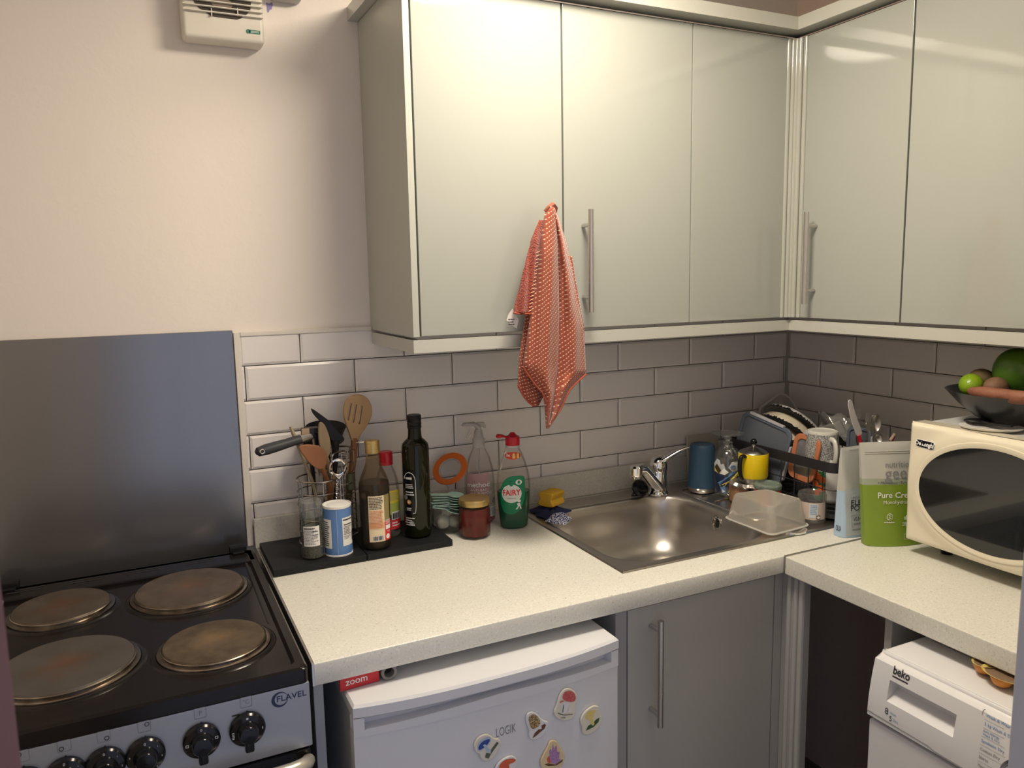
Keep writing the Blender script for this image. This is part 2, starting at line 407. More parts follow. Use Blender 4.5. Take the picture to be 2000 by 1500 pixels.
L_run(g, .3025, -1.2835, -1.19, 1.3470, 1.3725, .018, True, y_back=-.0095)
tag(g.out('light_rail', smooth=False), 'pale grey rail running round the bottom of all the wall cabinets', 'light rail')
g = G(M_rail)
L_run(g, .335, -1.305, -1.2, 2.046, 2.0745, .05, True)
tag(g.out('cornice', smooth=False), 'pale grey cornice running round the top of the wall cabinets', 'cornice')

# ------------------------------------------------------------ base units
b1 = thing('sink_base_cabinet', 'grey base cabinet under the sink with a long steel bar handle', 'cabinet', (-.78, -.3, 0))
d = G(M_baseD).box(-.972, -.6035, -.58, -.562, .12, .862, .0015).out('door', b1, world=True)
bar_handle(d, (-.919, -.612, .628), (-.919, -.612, .843), (0, -1, 0), inset=.022)
M_carc = mat('grey_carcass', (.33, .33, .34), .5)
g = G(M_carc); g.box(-1.0, -.982, -.56, -.03, .1, .871); g.box(-.61, -.60, -.56, -.03, .1, .73); g.box(-.98, -.61, -.04, -.03, .1, .871); g.box(-.98, -.61, -.56, -.04, .1, .118)
g.box(-1.0, -.975, -.58, -.5605, .1, .871); g.box(-.98, -.61, -.52, -.51, 0, .1)
g.out('carcass', b1, world=True)
cp = thing('corner_base_post', 'grey rounded corner post of the base units left of the dark gap', 'panel', (-.58, -.59, 0))
g = G(M_baseD); g.box(-.6010, -.562, -.58, -.562, .02, .871, .001); g.box(-.58, -.562, -.640, -.5805, .02, .871, .001)
for (x, y) in ((-.5795, -.6), (-.5795, -.618), (-.5795, -.633)): g.tube([(x, y, .02), (x, y, .871)], .0065, 12)
g.out('post', cp, world=True)
tag(G(M_baseD).box(-.58, -.03, -.844, -.829, 0, .871, .001).out('end_panel', smooth=False), 'grey upright panel between the dark gap and the washing machine', 'panel')
tag(G(mat('grey_panel', (.40, .40, .41), .4)).box(-1.5620, -1.5465, -.58, -.03, 0, .871, .001).out('end_panel', smooth=False), 'grey upright end panel between the cooker and the fridge', 'panel')

# ------------------------------------------------------------ sink
sk = thing('kitchen_sink', 'inset stainless steel sink with one bowl and drainer', 'sink', (-.72, -.29, .91))
M_sink = mat('sink_steel', (.50, .475, .44), .33, 1.0, noise=(3, .6, (.56, .53, .49)))
NS = 96
SCX, SCY = -.712, -.298
def sup(hx, hy, r, ang, cx, cy):
    """point of a rounded rectangle in direction ang from its centre"""
    c, s_ = math.cos(ang), math.sin(ang); lo, hi = 0, 2
    for _ in range(34):
        m = (lo+hi)/2; x, y = abs(c*m), abs(s_*m); dx, dy = max(x-(hx-r), 0), max(y-(hy-r), 0)
        ins = (x <= hx-r and y <= hy) or (y <= hy-r and x <= hx) or (dx*dx+dy*dy <= r*r)
        if ins: lo = m
        else: hi = m
    return cx+c*lo, cy+s_*lo
def outer(ang, grow=0):
    x0, x1, y0, y1 = -.943-grow, -.205+grow, -.521-grow, -.040+grow
    c, s_ = math.cos(ang), math.sin(ang); t = []
    if c > 1e-9: t.append((x1-SCX)/c)
    if c < -1e-9: t.append((x0-SCX)/c)
    if s_ > 1e-9: t.append((y1-SCY)/s_)
    if s_ < -1e-9: t.append((y0-SCY)/s_)
    k = min(t); return SCX+c*k, SCY+s_*k
angs = [2*PI*i/NS for i in range(NS)]
for (x, y) in ((-.943, -.521), (-.943, -.04), (-.205, -.521), (-.205, -.04)):
    a = math.atan2(y-SCY, x-SCX) % (2*PI); j = min(range(NS), key=lambda i: abs(angs[i]-a)); angs[j] = a
rings = []
rings.append([(*outer(a, .002), .9104) for a in angs]); rings.append([(*outer(a, .0), .9135) for a in angs]); rings.append([(*outer(a, -.006), .9142) for a in angs])
rings.append([(*outer(a, -.014), .9125) for a in angs])
for (hx, hy, r, z) in ((.222, .212, .10, .9122), (.212, .201, .095, .9120), (.206, .195, .09, .9095), (.202, .191, .088, .904), (.198, .187, .087, .885), (.194, .184, .086, .855))+tuple((.194-.062*(1-math.cos(q)), .184-.062*(1-math.cos(q)), .086-.03*(1-math.cos(q)), .855-.095*math.sin(q)) for q in [i*PI/16 for i in range(1, 9)])+((.08, .08, .06, .757), (.05, .05, .045, .755), (.042, .042, .04, .752), (.005, .005, .005, .751)):
    rings.append([(*sup(hx, hy, r, a, SCX, SCY), z) for a in angs])
g = G(M_sink); vs = [p for r in rings for p in r]
g.add(vs, [[k*NS+i, (k+1)*NS+i, (k+1)*NS+(i+1) % NS, k*NS+(i+1) % NS] for k in range(len(rings)-1) for i in range(NS)])
g.out('basin', sk, world=True, sharp=50)
g = G(mat('drainer_steel', (.60, .58, .55), .2, 1.0))
g.tube([(x, y, .9128) for x, y in rrect(.27, .30, .035, 6, -.355, -.255)], .0032, 8, True)
for i in range(6): g.tube([(-.47, -.385+i*.05, .9125), (-.24, -.385+i*.05, .9125)], .0028, 8)
g.out('drainer', sk, world=True)
# overflow on the right wall of the bowl
q = PX(1397, 1022, -.519); g = G(M_chrome)
g.ring((0, 0, 0), .0145, .0028, M=frame((-.5155, q.y, q.z), (0, 1, 0), (0, 0, 1)))
g.m(M_gap); g.flat([circle(.0145)], M=frame((-.516, q.y, q.z), (0, -1, 0), (0, 0, 1)))
g.m(M_chrome); g.tube([(-.520, q.y, q.z+.012), (-.522, q.y, q.z-.004), (-.520, q.y, q.z-.018)], [.004, .006, .002], 8)
g.out('overflow', sk, world=True)
g = G(M_chrome); g.lathe([(.036, 0), (.036, .004), (.03, .005), (.02, .002), (0, .002)], M=T(-.47, -.49, .9125)); g.out('waste_cover', sk, world=True)

# tap
tp = thing('mixer_tap', 'chrome single-lever mixer tap at the back of the sink', 'tap', (-.552, -.105, .913))
g = G(M_chrome); g.lathe([(0, 0), (.027, 0), (.028, .004), (.024, .008), (.0225, .012), (.0225, .062), (.021, .066)], M=None); g.out('tap_body', tp)
g = G(M_chrome); g.lathe([(.0225, .064), (.0235, .07), (.0235, .082), (.019, .094), (.010, .101), (0, .103)])
lv = smooth_loop([(-.012, .0, .082), (.008, -.012, .093), (.03, -.02, .107), (.056, -.03, .121), (.072, -.036, .125)], 2, False)
g.tube(lv, [.015-.0085*(i/(len(lv)-1))**.8 for i in range(len(lv))], 14, flat=.62); g.out('lever', tp)
g = G(M_chrome)
sp = smooth_loop([(-.006, -.010, .020), (-.035, -.026, .044), (-.066, -.040, .074), (-.082, -.047, .088), (-.098, -.054, .092), (-.112, -.060, .091)], 2, False)
g.tube(sp, [.0150-.0035*i/(len(sp)-1) for i in range(len(sp))], 16)
g.lathe([(0, .104), (.011, .103), (.0155, .098), (.0160, .080), (.0145, .078), (.0145, .071), (.011, .071), (.010, .075), (0, .075)], M=T(-.112, -.060, 0)); g.out('spout', tp)

# plug and chain end by the tap
g = G(M_blackG)
g.lathe([(0, -.008), (.020, -.008), (.023, -.003), (.023, .004), (.018, .009), (.008, .010), (0, .008)], M=Matrix.Rotation(math.radians(62), 4, 'X') @ Matrix.Scale(1, 4))
g.tube(smooth_loop([(-.015, .002, .0), (-.024, -.005, -.012), (-.03, -.003, -.017), (-.012, -.012, -.017), (.0, -.014, -.016)], 2, False), .003, 8)
tag(g.out('sink_plug'), 'black rubber plug lying beside the tap', 'plug').location = (-.606, -.100, .934)

# sponge and cloth
q0 = Vector((-.878, -.108, .925))
g = G(mat('yellow_sponge', (.72, .40, .02), .9, bump=(500, .8), noise=(60, .5, (.78, .47, .05))))
prof = smooth_loop([(-.022, 0), (-.021, .010), (-.015, .017), (-.02, .026), (-.022, .036), (.022, .036), (.021, .026), (.016, .018), (.022, .010), (.023, 0)], 2)
g.flat([prof], .062, .003, M=frame((0, 0, .0), (.35, -.94, .05), (0, .0, 1)) @ T(0, 0, 0))
M_ = tag(g.out('sponge'), 'yellow grip sponge on top of the blue cloth at the sink corner', 'sponge'); M_.location = (-.872, -.098, .9285); M_.rotation_euler = (.05, .08, .2)
m = mat('check_cloth', (.02, .03, .14), .85)
nt = m.node_tree; N = nt.nodes; L = nt.links; tc = N.new('ShaderNodeTexCoord'); ck = N.new('ShaderNodeTexChecker'); ck.inputs['Scale'].default_value = 260
ck.inputs[1].default_value = (.02, .03, .14, 1); ck.inputs[2].default_value = (.62, .62, .68, 1); mp = N.new('ShaderNodeMapping'); mp.inputs['Rotation'].default_value = (.2, .3, .5)
L.new(tc.outputs['Object'], mp.inputs[0]); L.new(mp.outputs[0], ck.inputs[0]); L.new(ck.outputs[0], N['Principled BSDF'].inputs['Base Color'])
def cloth_blob(g, cx, cy, rx, ry, h, ph):
    def f(u, v):
        a = 2*PI*u; r = v; k = 1+.18*math.sin(3*a+ph)+.1*math.sin(7*a+ph*2)
        return Vector((cx+rx*r*k*math.cos(a), cy+ry*r*k*math.sin(a), .0012+h*(1-r**2.2)*(.75+.25*math.sin(5*a+ph+r*5))))
    g.grid(f, 48, 12)
ct = thing('dish_cloth', 'crumpled navy and white checked cloth under the sponge', 'cloth', (-.885, -.14, .9145))
g = G(m); cloth_blob(g, -.012, -.045, .030, .026, .020, .4); g.out('checked_fold', ct)
g = G(mat('navy_cloth', (.015, .02, .07), .9)); cloth_blob(g, .0, .025, .045, .05, .013, 1.7); g.out('cloth_body', ct)


# ------------------------------------------------------------ cooker
CX0, CX1 = -2.076, -1.5755
ck_ = thing('electric_cooker', 'freestanding electric cooker with four worn solid hotplates', 'cooker', ((CX0+CX1)/2, -.32, 0))
M_body = mat('cooker_body', (.03, .03, .035), .35)
G(M_body).box(CX0+.004, CX1-.003, -.60, -.03, .0, .893, .002).out('body', ck_, world=True)
g = G(M_enamel)
# hob pan: raised rolled rim round a slightly sunken plate
hr = [rrect(.4990, .5770, .008, 4), rrect(.5000, .5780, .008, 4), rrect(.5000, .5780, .008, 4), rrect(.494, .572, .010, 4), rrect(.482, .560, .012, 4), rrect(.470, .548, .014, 4), rrect(.462, .540, .018, 4)]
hz = [.896, .8985, .918, .9215, .9215, .9215, .9150]
n = len(hr[0]); HX, HY = (CX0+CX1)/2, -.337
vs = [(HX+x, HY+y, z) for r, z in zip(hr, hz) for x, y in r]
g.add(vs, [[k*n+i, k*n+(i+1) % n, (k+1)*n+(i+1) % n, (k+1)*n+i] for k in range(len(hr)-1) for i in range(n)]+[[(len(hr)-1)*n+i for i in range(n)]])
g.box(HX-.246, HX+.246, -.118, -.050, .905, .9215, .003)
# embossed groove down the right side
g.m(M_gap)
g.tube([(-1.600, -.11, .9150), (-1.602, -.30, .9152), (-1.604, -.43, .9152)], [.0028, .0028, .001], 8)
hob = g.out('hob_top', ck_, world=True, sharp=40)
for sx in (-1.995, -1.892, -1.793, -1.688):
    g = G(M_gap)
    for dy in (0, .012): g.box(sx-.03, sx+.03, -.083+dy, -.0788+dy, .9212, .9222, .0004)
    g.out('vent_slot', hob, world=True)
for x in (-2.022, -1.6085):
    g = G(M_black); g.box(x-.017, x+.017, -.062, -.040, .9215, .936, .003); g.box(x-.012, x+.012, -.072, -.06, .9215, .927, .002); g.out('lid_mount', hob, world=True)
g = G(M_chrome); g.tube(smooth_loop([(-2.045, -.145, .922), (-2.035, -.125, .93), (-2.022, -.13, .926), (-2.026, -.155, .922)], 2, False), .003, 8); g.out('lid_clip', hob, world=True)
def plate_mat(name, c0, c1, c2, sc):
    m = mat(name, c0, .42, .55, noise=(sc, .35, c1)); nt = m.node_tree; N = nt.nodes; L = nt.links; b = N['Principled BSDF']
    src = b.inputs['Base Color'].links[0].from_socket
    tc = N.new('ShaderNodeTexCoord'); vl = N.new('ShaderNodeVectorMath'); vl.operation = 'LENGTH'; L.new(tc.outputs['Object'], vl.inputs[0])
    n2 = N.new('ShaderNodeTexNoise'); n2.inputs['Scale'].default_value = 28; n2.inputs['Detail'].default_value = 6; L.new(tc.outputs['Object'], n2.inputs[0])
    mu = N.new('ShaderNodeMath'); mu.operation = 'MULTIPLY_ADD'; mu.inputs[1].default_value = .11; L.new(n2.outputs[0], mu.inputs[0]); L.new(vl.outputs['Value'], mu.inputs[2])
    rp = N.new('ShaderNodeValToRGB'); rp.color_ramp.elements[0].position = .062; rp.color_ramp.elements[0].color = (1, 1, 1, 1); rp.color_ramp.elements[1].position = .105; rp.color_ramp.elements[1].color = (0, 0, 0, 1)
    L.new(mu.outputs[0], rp.inputs[0]); mx = N.new('ShaderNodeMix'); mx.data_type = 'RGBA'; L.new(rp.outputs[0], mx.inputs[0]); L.new(src, mx.inputs[6]); mx.inputs[7].default_value = (*c2, 1)
    L.new(mx.outputs[2], b.inputs['Base Color']); return m
M_rim = mat('worn_steel_rim', (.42, .37, .31), .25, 1.0, noise=(40, .5, (.16, .12, .09)))
plates = [(-1.925, -.207, .0775, plate_mat('rusty_plate', (.10, .075, .055), (.145, .115, .088), (.16, .09, .055), 20)),
          (-1.714, -.228, .0945, plate_mat('worn_plate', (.115, .085, .060), (.17, .13, .095), (.19, .115, .078), 30)),
          (-1.902, -.457, .0945, plate_mat('grey_plate', (.11, .098, .086), (.15, .13, .115), (.17, .10, .065), 14)),
          (-1.694, -.483, .0775, plate_mat('stained_plate', (.09, .065, .042), (.17, .125, .08), (.24, .165, .09), 34))]
for (x, y, r, m) in plates:
    g = G(M_enamel).lathe([(r+.0165, .9150), (r+.013, .9178), (r+.009, .9185), (r+.008, .9175)], T(x, y, 0), 64)
    g.m(M_rim).lathe([(r+.008, .9170), (r+.0075, .9205), (r+.004, .9215), (r+.002, .9215), (r+.0015, .9255), (r, .9265)], T(x, y, 0), 64)
    pl = g.out('hotplate', ck_, world=True, sharp=30)
    top = G(m).lathe([(r-.0005, 0), (r-.002, .0022), (r-.012, .0024), (.016, .0018), (.012, .0008), (0.0001, .0008)], None, 64).out('plate_surface', pl)
    top.location = (x-ORG[ck_.name][0], y-ORG[ck_.name][1], .9265)
# control panel with knobs and printing
M_panel = mat('silver_panel', (.34, .36, .40), .38, .35)
PYF = -.6265
pan = G(M_panel).box(CX0, CX1, -.626, -.600, .794, .8965, .002).out('control_panel', ck_, world=True)
fp = lambda u, v: Vector((u, PYF, v))
g = G(M_inkG)
def sq_icon(g, x, z, s=.0082, t=.0007):
    g.flat([rrect(2*s, 2*s, .002, 3, x, z), rrect(2*s-2*t, 2*s-2*t, .0015, 3, x, z)], fn=fp)
KN = [-1.6675, -1.7295, -1.8015, -1.8510, -1.8975, -1.9450]
ZI, ZD, ZK_ = .8925, .8785, .849
for i, x in enumerate(KN):
    g.m(M_inkG); sq_icon(g, x+.001, ZI-.0035)
    g.m(M_ink); g.flat([circle(.0012, 12, x+.0015, ZD-.004)], fn=fp)
    if i >= 2:
        dx, dz = [(0.0035, .0025), (.0035, -.0035), (-.0035, -.0035), (-.0035, .0025)][i-2]
        g.m(M_ink); g.flat([circle(.0032, 16, x+.001+dx, ZI-.0035+dz), circle(.0022, 16, x+.001+dx, ZI-.0035+dz)], fn=fp)
g.m(M_inkG).text('°C', .009, fn=fp, at=(KN[0]+.001, ZI-.0037), align='CENTER'); g.text('P', .009, fn=fp, at=(KN[1]+.001, ZI-.0037), align='CENTER')
g.m(M_ink).flat([rrect(.011, .0024, .001, 3, KN[0]-.0145, .8725)], fn=fp)
# maker's mark: crescent ring and wide lettering
g.m(mat('navy_ink', (.02, .03, .09), .5)).flat([circle(.0118, 40, -1.6195, .8800), circle(.0093, 40, -1.6175, .8805)], fn=fp)
g.text('FLAVEL', .0128, fn=fp, at=(-1.6245, .8808), sx=1.02, bold=.012, spacing=1.05)
g.out('panel_print', pan, world=True, smooth=False)
for i, x in enumerate(KN):
    R_ = .0252
    F_ = frame((x, -.6262, ZK_), (1, 0, 0), (0, 0, 1))
    g = G(M_blackG); g.lathe([(0, 0), (R_, 0), (R_, .006), (R_-.002, .009), (R_-.006, .0105), (.016, .0115), (.0135, .022), (.012, .024), (0, .0245)], F_, 40)
    g.box(-.0065, .0065, -.0268, .014, .009, .0235, .003, M=F_)
    k = g.out('knob', pan, world=True, sharp=30)
    g = G(M_inkW); f3 = lambda u, v, X=x: Vector((X+u, -.6262-.0116, ZK_+v))
    if i == 0:
        g.flat([circle(.0016, 12, 0, .0200)], fn=f3)
        for j in range(5): g.flat([rrect(.003, .0010, .0004, 2, -.0203, .003-j*.0022)], fn=f3)
        g.flat([rrect(.001, .004, .0004, 2, .0203, .001)], fn=f3)
    elif i == 1:
        g.text('0', .0055, fn=f3, at=(0, .0200), align='CENTER')
        for cx_ in ((-.0195, .001), (.0195, .004)): g.flat([rrect(.004, .004, .0005, 2, *cx_), rrect(.0026, .0026, .0004, 2, *cx_)], fn=f3)
        g.flat([rrect(.003, .001, .0004, 2, -.009, -.0145)], fn=f3)
    else:
        g.text('0', .0055, fn=f3, at=(0, .0200), align='CENTER')
        for a in (40, -5, 215, 165, -50):
            A = math.radians(a); g.text('1' if a == 40 else ('2' if a == -5 else '6'), .0035, fn=f3, at=(.0203*math.cos(A), .0203*math.sin(A)), align='CENTER')
    g.out('knob_print', k, world=True, smooth=False)
dr = G(M_blackG).box(CX0+.003, CX1-.003, -.622, -.602, .10, .789, .003).out('oven_door', ck_, world=True)
g = G(mat('cream_metal', (.62, .58, .50), .3, .6))
hp = smooth_loop([(CX0+.012, -.624, .770), (CX0+.02, -.652, .783), (CX0+.05, -.662, .785), (CX1-.05, -.662, .785), (CX1-.016, -.652, .783), (CX1-.008, -.624, .770)], 2, False)
g.tube(hp, .0105, 12, flat=1.0); g.out('door_handle', dr, world=True)

# steel splashback behind the cooker
m = mat('dark_brushed_steel', (.225, .225, .23), .24, .8, noise=(9, .8, (.265, .26, .265), (1, 1, .12)))
tag(G(m).box(-2.12, -1.5845, -.0075, -.0005, .90, 1.3905, .0015).out('steel_splashback'), 'dark brushed steel splashback on the wall behind the cooker', 'splashback')

# heater / fan unit high on the wall
hv = thing('wall_fan_heater', 'cream plastic fan heater with a dusty grille high on the wall', 'heater', (-1.56, 0, 2.12))
M_cream = mat('cream_plastic', (.72, .675, .585), .4)
a0, a1 = PY(358, 70, -.052), PY(518, 84, -.052)
X0h, X1h, Z0h = a0.x, a1.x, min(a0.z, a1.z)
g = G(M_cream); g.box(X0h, X1h, -.052, -.0005, Z0h, 2.3, .008, 3)
hs = g.out('casing', hv, world=True)
def fy(px, py): p = PY(px, py, -.0535); return Vector((p.x, -.0535, p.z))
g = G(mat('dark_recess', (.06, .05, .04), .8))
rec = [(377, 0), (386, 13), (397, 21), (410, 29), (417, 32), (463, 38), (470, 36), (482, 28), (489, 20), (491, 0), (491, -60), (377, -75)]
pts = [fy(*q) for q in rec]; g.flat([[(p.x, p.z) for p in pts]], .001, 0, frame((0, -.0527, 0)))
g.m(mat('dusty_baffle', (.22, .18, .14), .8)).sphere((X0h+.075, -.051, Z0h+.068), (.03, .003, .016), 16); g.m(M_gap)
g.out('vent_opening', hv, world=True)
for i in range(8):
    z = (fy(357, 18.2-10.3*i).z+fy(518, 36.4-10.3*i).z)/2
    g = G(M_cream); g.box(X0h+.002, X1h-.002, -.0600, -.053, z-.0011, z+.0011, .0005); g.out('slat', hv, world=True)
for px in (413, 464): g = G(M_cream); p = fy(px, 30); g.box(p.x-.0008, p.x+.0008, -.0590, -.053, p.z-.002, p.z+.012); g.out('grille_bar', hv, world=True)
g = G(mat('green_ink', (.02, .20, .12), .5)); lf = lambda u, v: Vector((u, -.0528, v))
p = fy(485, 61); g.flat([circle(.0042, 20, p.x, p.z)], fn=lf); g.flat([rrect(.021, .007, .001, 2, p.x+.0125, p.z)], fn=lf)
g.m(M_inkW); 
for dz in (-.0012, .0010): g.flat([rrect(.016, .0009, .0003, 2, p.x+.0125, p.z+dz)], fn=lambda u, v: Vector((u, -.0531, v)))
g.out('badge', hv, world=True, smooth=False)
p0, p1 = PY(530, 0, -.04), PY(592, 2, -.04)
tag(G(mat('grey_box', (.50, .47, .44), .4)).box(p0.x+.002, p1.x, -.042, -.0005, p1.z+.003, p1.z+.14, .006, 3).out('fused_switch_box'), 'grey switch box cut off by the top edge beside the heater', 'switch')

# ------------------------------------------------------------ fridge
FX0, FX1, FYF = -1.516, -1.034, -.660
fr = thing('fridge', 'small white under-counter fridge with mushroom magnets on its door', 'fridge', (-1.275, -.35, 0))
M_fr = mat('fridge_white', (.70, .71, .74), .32)
G(M_fr).box(FX0+.006, FX1-.006, -.608, -.06, .02, .828, .004).out('fridge_body', fr, world=True)
g = G(M_fr)                     # bowed lid
def lid_pt(t, e=0): x = FX0+e+(FX1-FX0-2*e)*t; s = 2*t-1; return x, -.6420-.020*(1-abs(s)**2.6)+e
lp = [lid_pt(i/24) for i in range(25)]; li = [lid_pt(i/24, .0035) for i in range(25)]
loop = lambda P, z, yb: [(FX0 if P is lp else FX0+.0035, yb, z)]+[(x, y, z) for x, y in P]+[(FX1 if P is lp else FX1-.0035, yb, z)]
rs = [loop(li, .8255, -.06), loop(lp, .829, -.06), loop(lp, .8445, -.06), loop(li, .8485, -.0635)]; n = len(rs[0])
g.add([p for r in rs for p in r], [[k*n+i, k*n+(i+1) % n, (k+1)*n+(i+1) % n, (k+1)*n+i] for k in range(3) for i in range(n)]+[list(range(n))[::-1], [3*n+i for i in range(n)]])
g.out('fridge_top', fr, world=True, sharp=30)
# door: bowed front with the scooped hand grip along its top edge
g = G(M_fr)
def dpt(x, z, d=0): s = (x-FX0)/(FX1-FX0)*2-1; return Vector((x, -.6385-.018*(1-abs(s)**2.6)+d, z))
def grip_z(t):  # lower lip of the grip
    s = abs(2*t-1); return .8035-.0*(s) if s > .93 else .8070+.008*(1-s)*1.0
NX, ZS = 48, [.03, .3, .6, .70, .76, .785]
zl = .7955
g.grid(lambda u, v: dpt(FX0+(FX1-FX0)*u, .03+(zl-.03)*v), NX, 8)
g.grid(lambda u, v: dpt(FX0+(FX1-FX0)*u, zl+.0005+(max(grip_z(u), zl+.004)-zl-.0005)*v, -.0022), NX, 2)          # raised lip band
g.grid(lambda u, v: dpt(FX0+(FX1-FX0)*u, zl+.0005, -.0022*v), NX, 1)
g.grid(lambda u, v: dpt(FX0+(FX1-FX0)*u, grip_z(u)+(.822-grip_z(u))*0, -.0022+.022*v), NX, 2)              # ledge
g.grid(lambda u, v: dpt(FX0+(FX1-FX0)*u, grip_z(u)-.001+(.8265-grip_z(u))*v, .0175), NX, 2)               # back of the scoop
for x0, x1 in ((FX0, FX0+.0165), (FX1-.0165, FX1)):
    g.grid(lambda u, v: dpt(x0+(x1-x0)*u, zl+(.8265-zl)*v, -.0022), 4, 2)
    xe = x1 if x0 == FX0 else x0
    g.grid(lambda u, v: dpt(xe+(.004 if x0 == FX0 else -.004)*u, zl+.002+(.8265-zl-.002)*v, -.0022+.021*u), 4, 2)
g.box(FX0+.0005, FX1-.0005, -.6382, -.612, .03, .797, .002)
g.out('door', fr, world=True, sharp=30)
G(M_inkG).text('LOGIK', .0225, fn=lambda u, v: dpt(u, v, -.0006), at=(-1.2855, .7455), sx=.56, bold=-.006).out('maker_badge', fr, world=True, smooth=False)

# fridge magnets: cut-out tiles with printed mushrooms
MCR = mat('magnet_cream', (.74, .70, .60), .35); MWH = mat('magnet_white', (.74, .74, .74), .35); MTN = mat('magnet_tan', (.72, .58, .36), .35)
MRW = mat('speckled_red', (.50, .03, .05), .4, noise=(900, .2, (.60, .22, .20)))
MMO = mat('morel_brown', (.05, .03, .015), .5, noise=(500, .2, (.62, .46, .22)))
MYE = mat('mushroom_yellow', (.72, .58, .14), .4, noise=(300, .5, (.78, .66, .3))); MGN = mat('leaf_green', (.04, .11, .05), .5)
MBL = mat('mushroom_blue', (.03, .07, .30), .4); MLB = mat('pale_blue', (.42, .52, .68), .4); MBR = mat('bark_brown', (.13, .06, .035), .5)
MPU = mat('mushroom_purple', (.28, .13, .36), .4, noise=(400, .4, (.5, .33, .55))); MOR = mat('mushroom_orange', (.66, .13, .06), .4); MGR = mat('moss_grey', (.10, .12, .09), .5)
def cpx(pts): return [(x/5.5556+880, y/5.5556+1320) for x, y in pts]      # read off an enlargement of the magnets
def magnet(label, base, out, pics, tilt=0):
    out = smooth_loop(cpx(out), 2); W = [PY(x, y, -.6585) for x, y in out]
    cx_ = sum(p.x for p in W)/len(W); cz_ = sum(p.z for p in W)/len(W); y0 = dpt(cx_, cz_).y
    ga = math.atan((dpt(cx_+.02, 0).y-dpt(cx_-.02, 0).y)/.04)
    t = thing('fridge_magnet', label, 'magnet', (cx_, y0, cz_), ga, group='mushroom magnets on the fridge')
    g = G(base); g.flat([[(p.x-cx_, p.z-cz_) for p in W]], .0042, .0016, frame((0, -.0027, 0))); g.out('magnet_plate', t)
    g = G()
    for i, (m, pts, rnd) in enumerate(pics):
        q = cpx(pts); q = smooth_loop(q, rnd) if rnd else q; P = [PY(x, y, -.6605) for x, y in q]
        g.m(m).flat([[(p.x-cx_, p.z-cz_) for p in P]], fn=lambda u, v, i=i: Vector((u, -.0051-i*.00015, v)))
    g.out('printed_mushroom', t, smooth=False)
magnet('fridge magnet of a red spotted mushroom, topmost of the magnets', MCR, [(1285, 135), (1350, 165), (1390, 240), (1360, 330), (1365, 420), (1320, 480), (1230, 495), (1150, 465), (1110, 400), (1150, 320), (1175, 220), (1225, 150)],
       [(MRW, [(1215, 225), (1240, 180), (1300, 165), (1350, 190), (1375, 250), (1350, 295), (1270, 290), (1220, 260)], 2), (MWH, [(1205, 310), (1250, 290), (1300, 300), (1280, 350), (1250, 420), (1210, 425), (1190, 380)], 1),
        (MWH, [(1290, 350), (1320, 345), (1330, 400), (1285, 405)], 1), (MGR, [(1160, 400), (1200, 418), (1250, 428), (1340, 420), (1330, 430), (1230, 436), (1165, 415)], 1), (MGR, [(1225, 320), (1235, 315), (1222, 400), (1212, 400)], 0), (MRW, [(1175, 300), (1200, 270), (1240, 275), (1210, 290)], 1), (MGR, [(1195, 455), (1250, 455), (1250, 462), (1195, 462)], 0)])
magnet('fridge magnet of a brown honeycombed morel', MWH, [(870, 380), (930, 400), (980, 460), (1010, 485), (1060, 490), (1060, 550), (1010, 640), (930, 690), (860, 690), (840, 640), (850, 590), (810, 500), (820, 410)],
       [(MMO, [(880, 412), (930, 425), (970, 480), (975, 520), (940, 560), (880, 582), (850, 520), (840, 450)], 2), (MWH, [(950, 560), (985, 540), (990, 570), (940, 600)], 1), (MBR, [(885, 675), (910, 620), (950, 580), (985, 575), (985, 535), (1020, 520), (1035, 535), (1015, 575), (970, 610), (925, 650)], 0)])
magnet('fridge magnet of a yellow trumpet mushroom, rightmost magnet', MCR, [(1580, 340), (1640, 355), (1640, 420), (1680, 470), (1660, 550), (1580, 640), (1470, 665), (1435, 620), (1440, 570), (1410, 510), (1440, 430), (1510, 370)],
       [(MYE, [(1470, 470), (1500, 410), (1560, 390), (1610, 400), (1570, 450), (1570, 520), (1585, 560), (1550, 560), (1540, 510), (1490, 490)], 1), (MGN, [(1480, 615), (1510, 560), (1560, 540), (1600, 500), (1645, 480), (1630, 530), (1570, 580)], 0), (MYE, [(1545, 520), (1575, 510), (1585, 555), (1550, 565)], 1)])
magnet('fridge magnet of a blue cap mushroom, leftmost magnet', MCR, [(380, 620), (440, 645), (470, 675), (520, 670), (545, 720), (510, 820), (450, 900), (370, 930), (320, 890), (310, 840), (260, 820), (245, 740), (290, 660)],
       [(MLB, [(290, 810), (285, 750), (330, 690), (400, 655), (440, 665), (430, 730), (370, 780), (320, 815)], 1), (MBL, [(300, 805), (300, 760), (345, 705), (410, 680), (430, 690), (400, 740), (350, 785)], 1), (MLB, [(345, 745), (380, 735), (400, 780), (440, 800), (430, 830), (390, 820), (370, 780)], 1), (MGR, [(370, 880), (385, 830), (430, 840), (440, 790), (500, 710), (520, 725), (480, 780), (430, 850), (410, 895)], 0)])
magnet('tan fridge magnet of purple coral fungus', MTN, [(1110, 695), (1160, 710), (1200, 790), (1245, 850), (1235, 940), (1180, 1020), (1060, 1030), (985, 1010), (965, 930), (1000, 850), (1050, 770), (1070, 710)],
       [(MOR, [(1040, 910), (1060, 870), (1090, 880), (1110, 940), (1060, 950)], 1), (MPU, [(1075, 900), (1070, 820), (1085, 790), (1100, 820), (1110, 740), (1125, 800), (1150, 750), (1160, 830), (1185, 830), (1180, 900), (1200, 920), (1140, 960), (1090, 940)], 0), (MBR, [(1015, 960), (1060, 950), (1140, 965), (1220, 910), (1215, 935), (1150, 975), (1060, 980)], 0)])
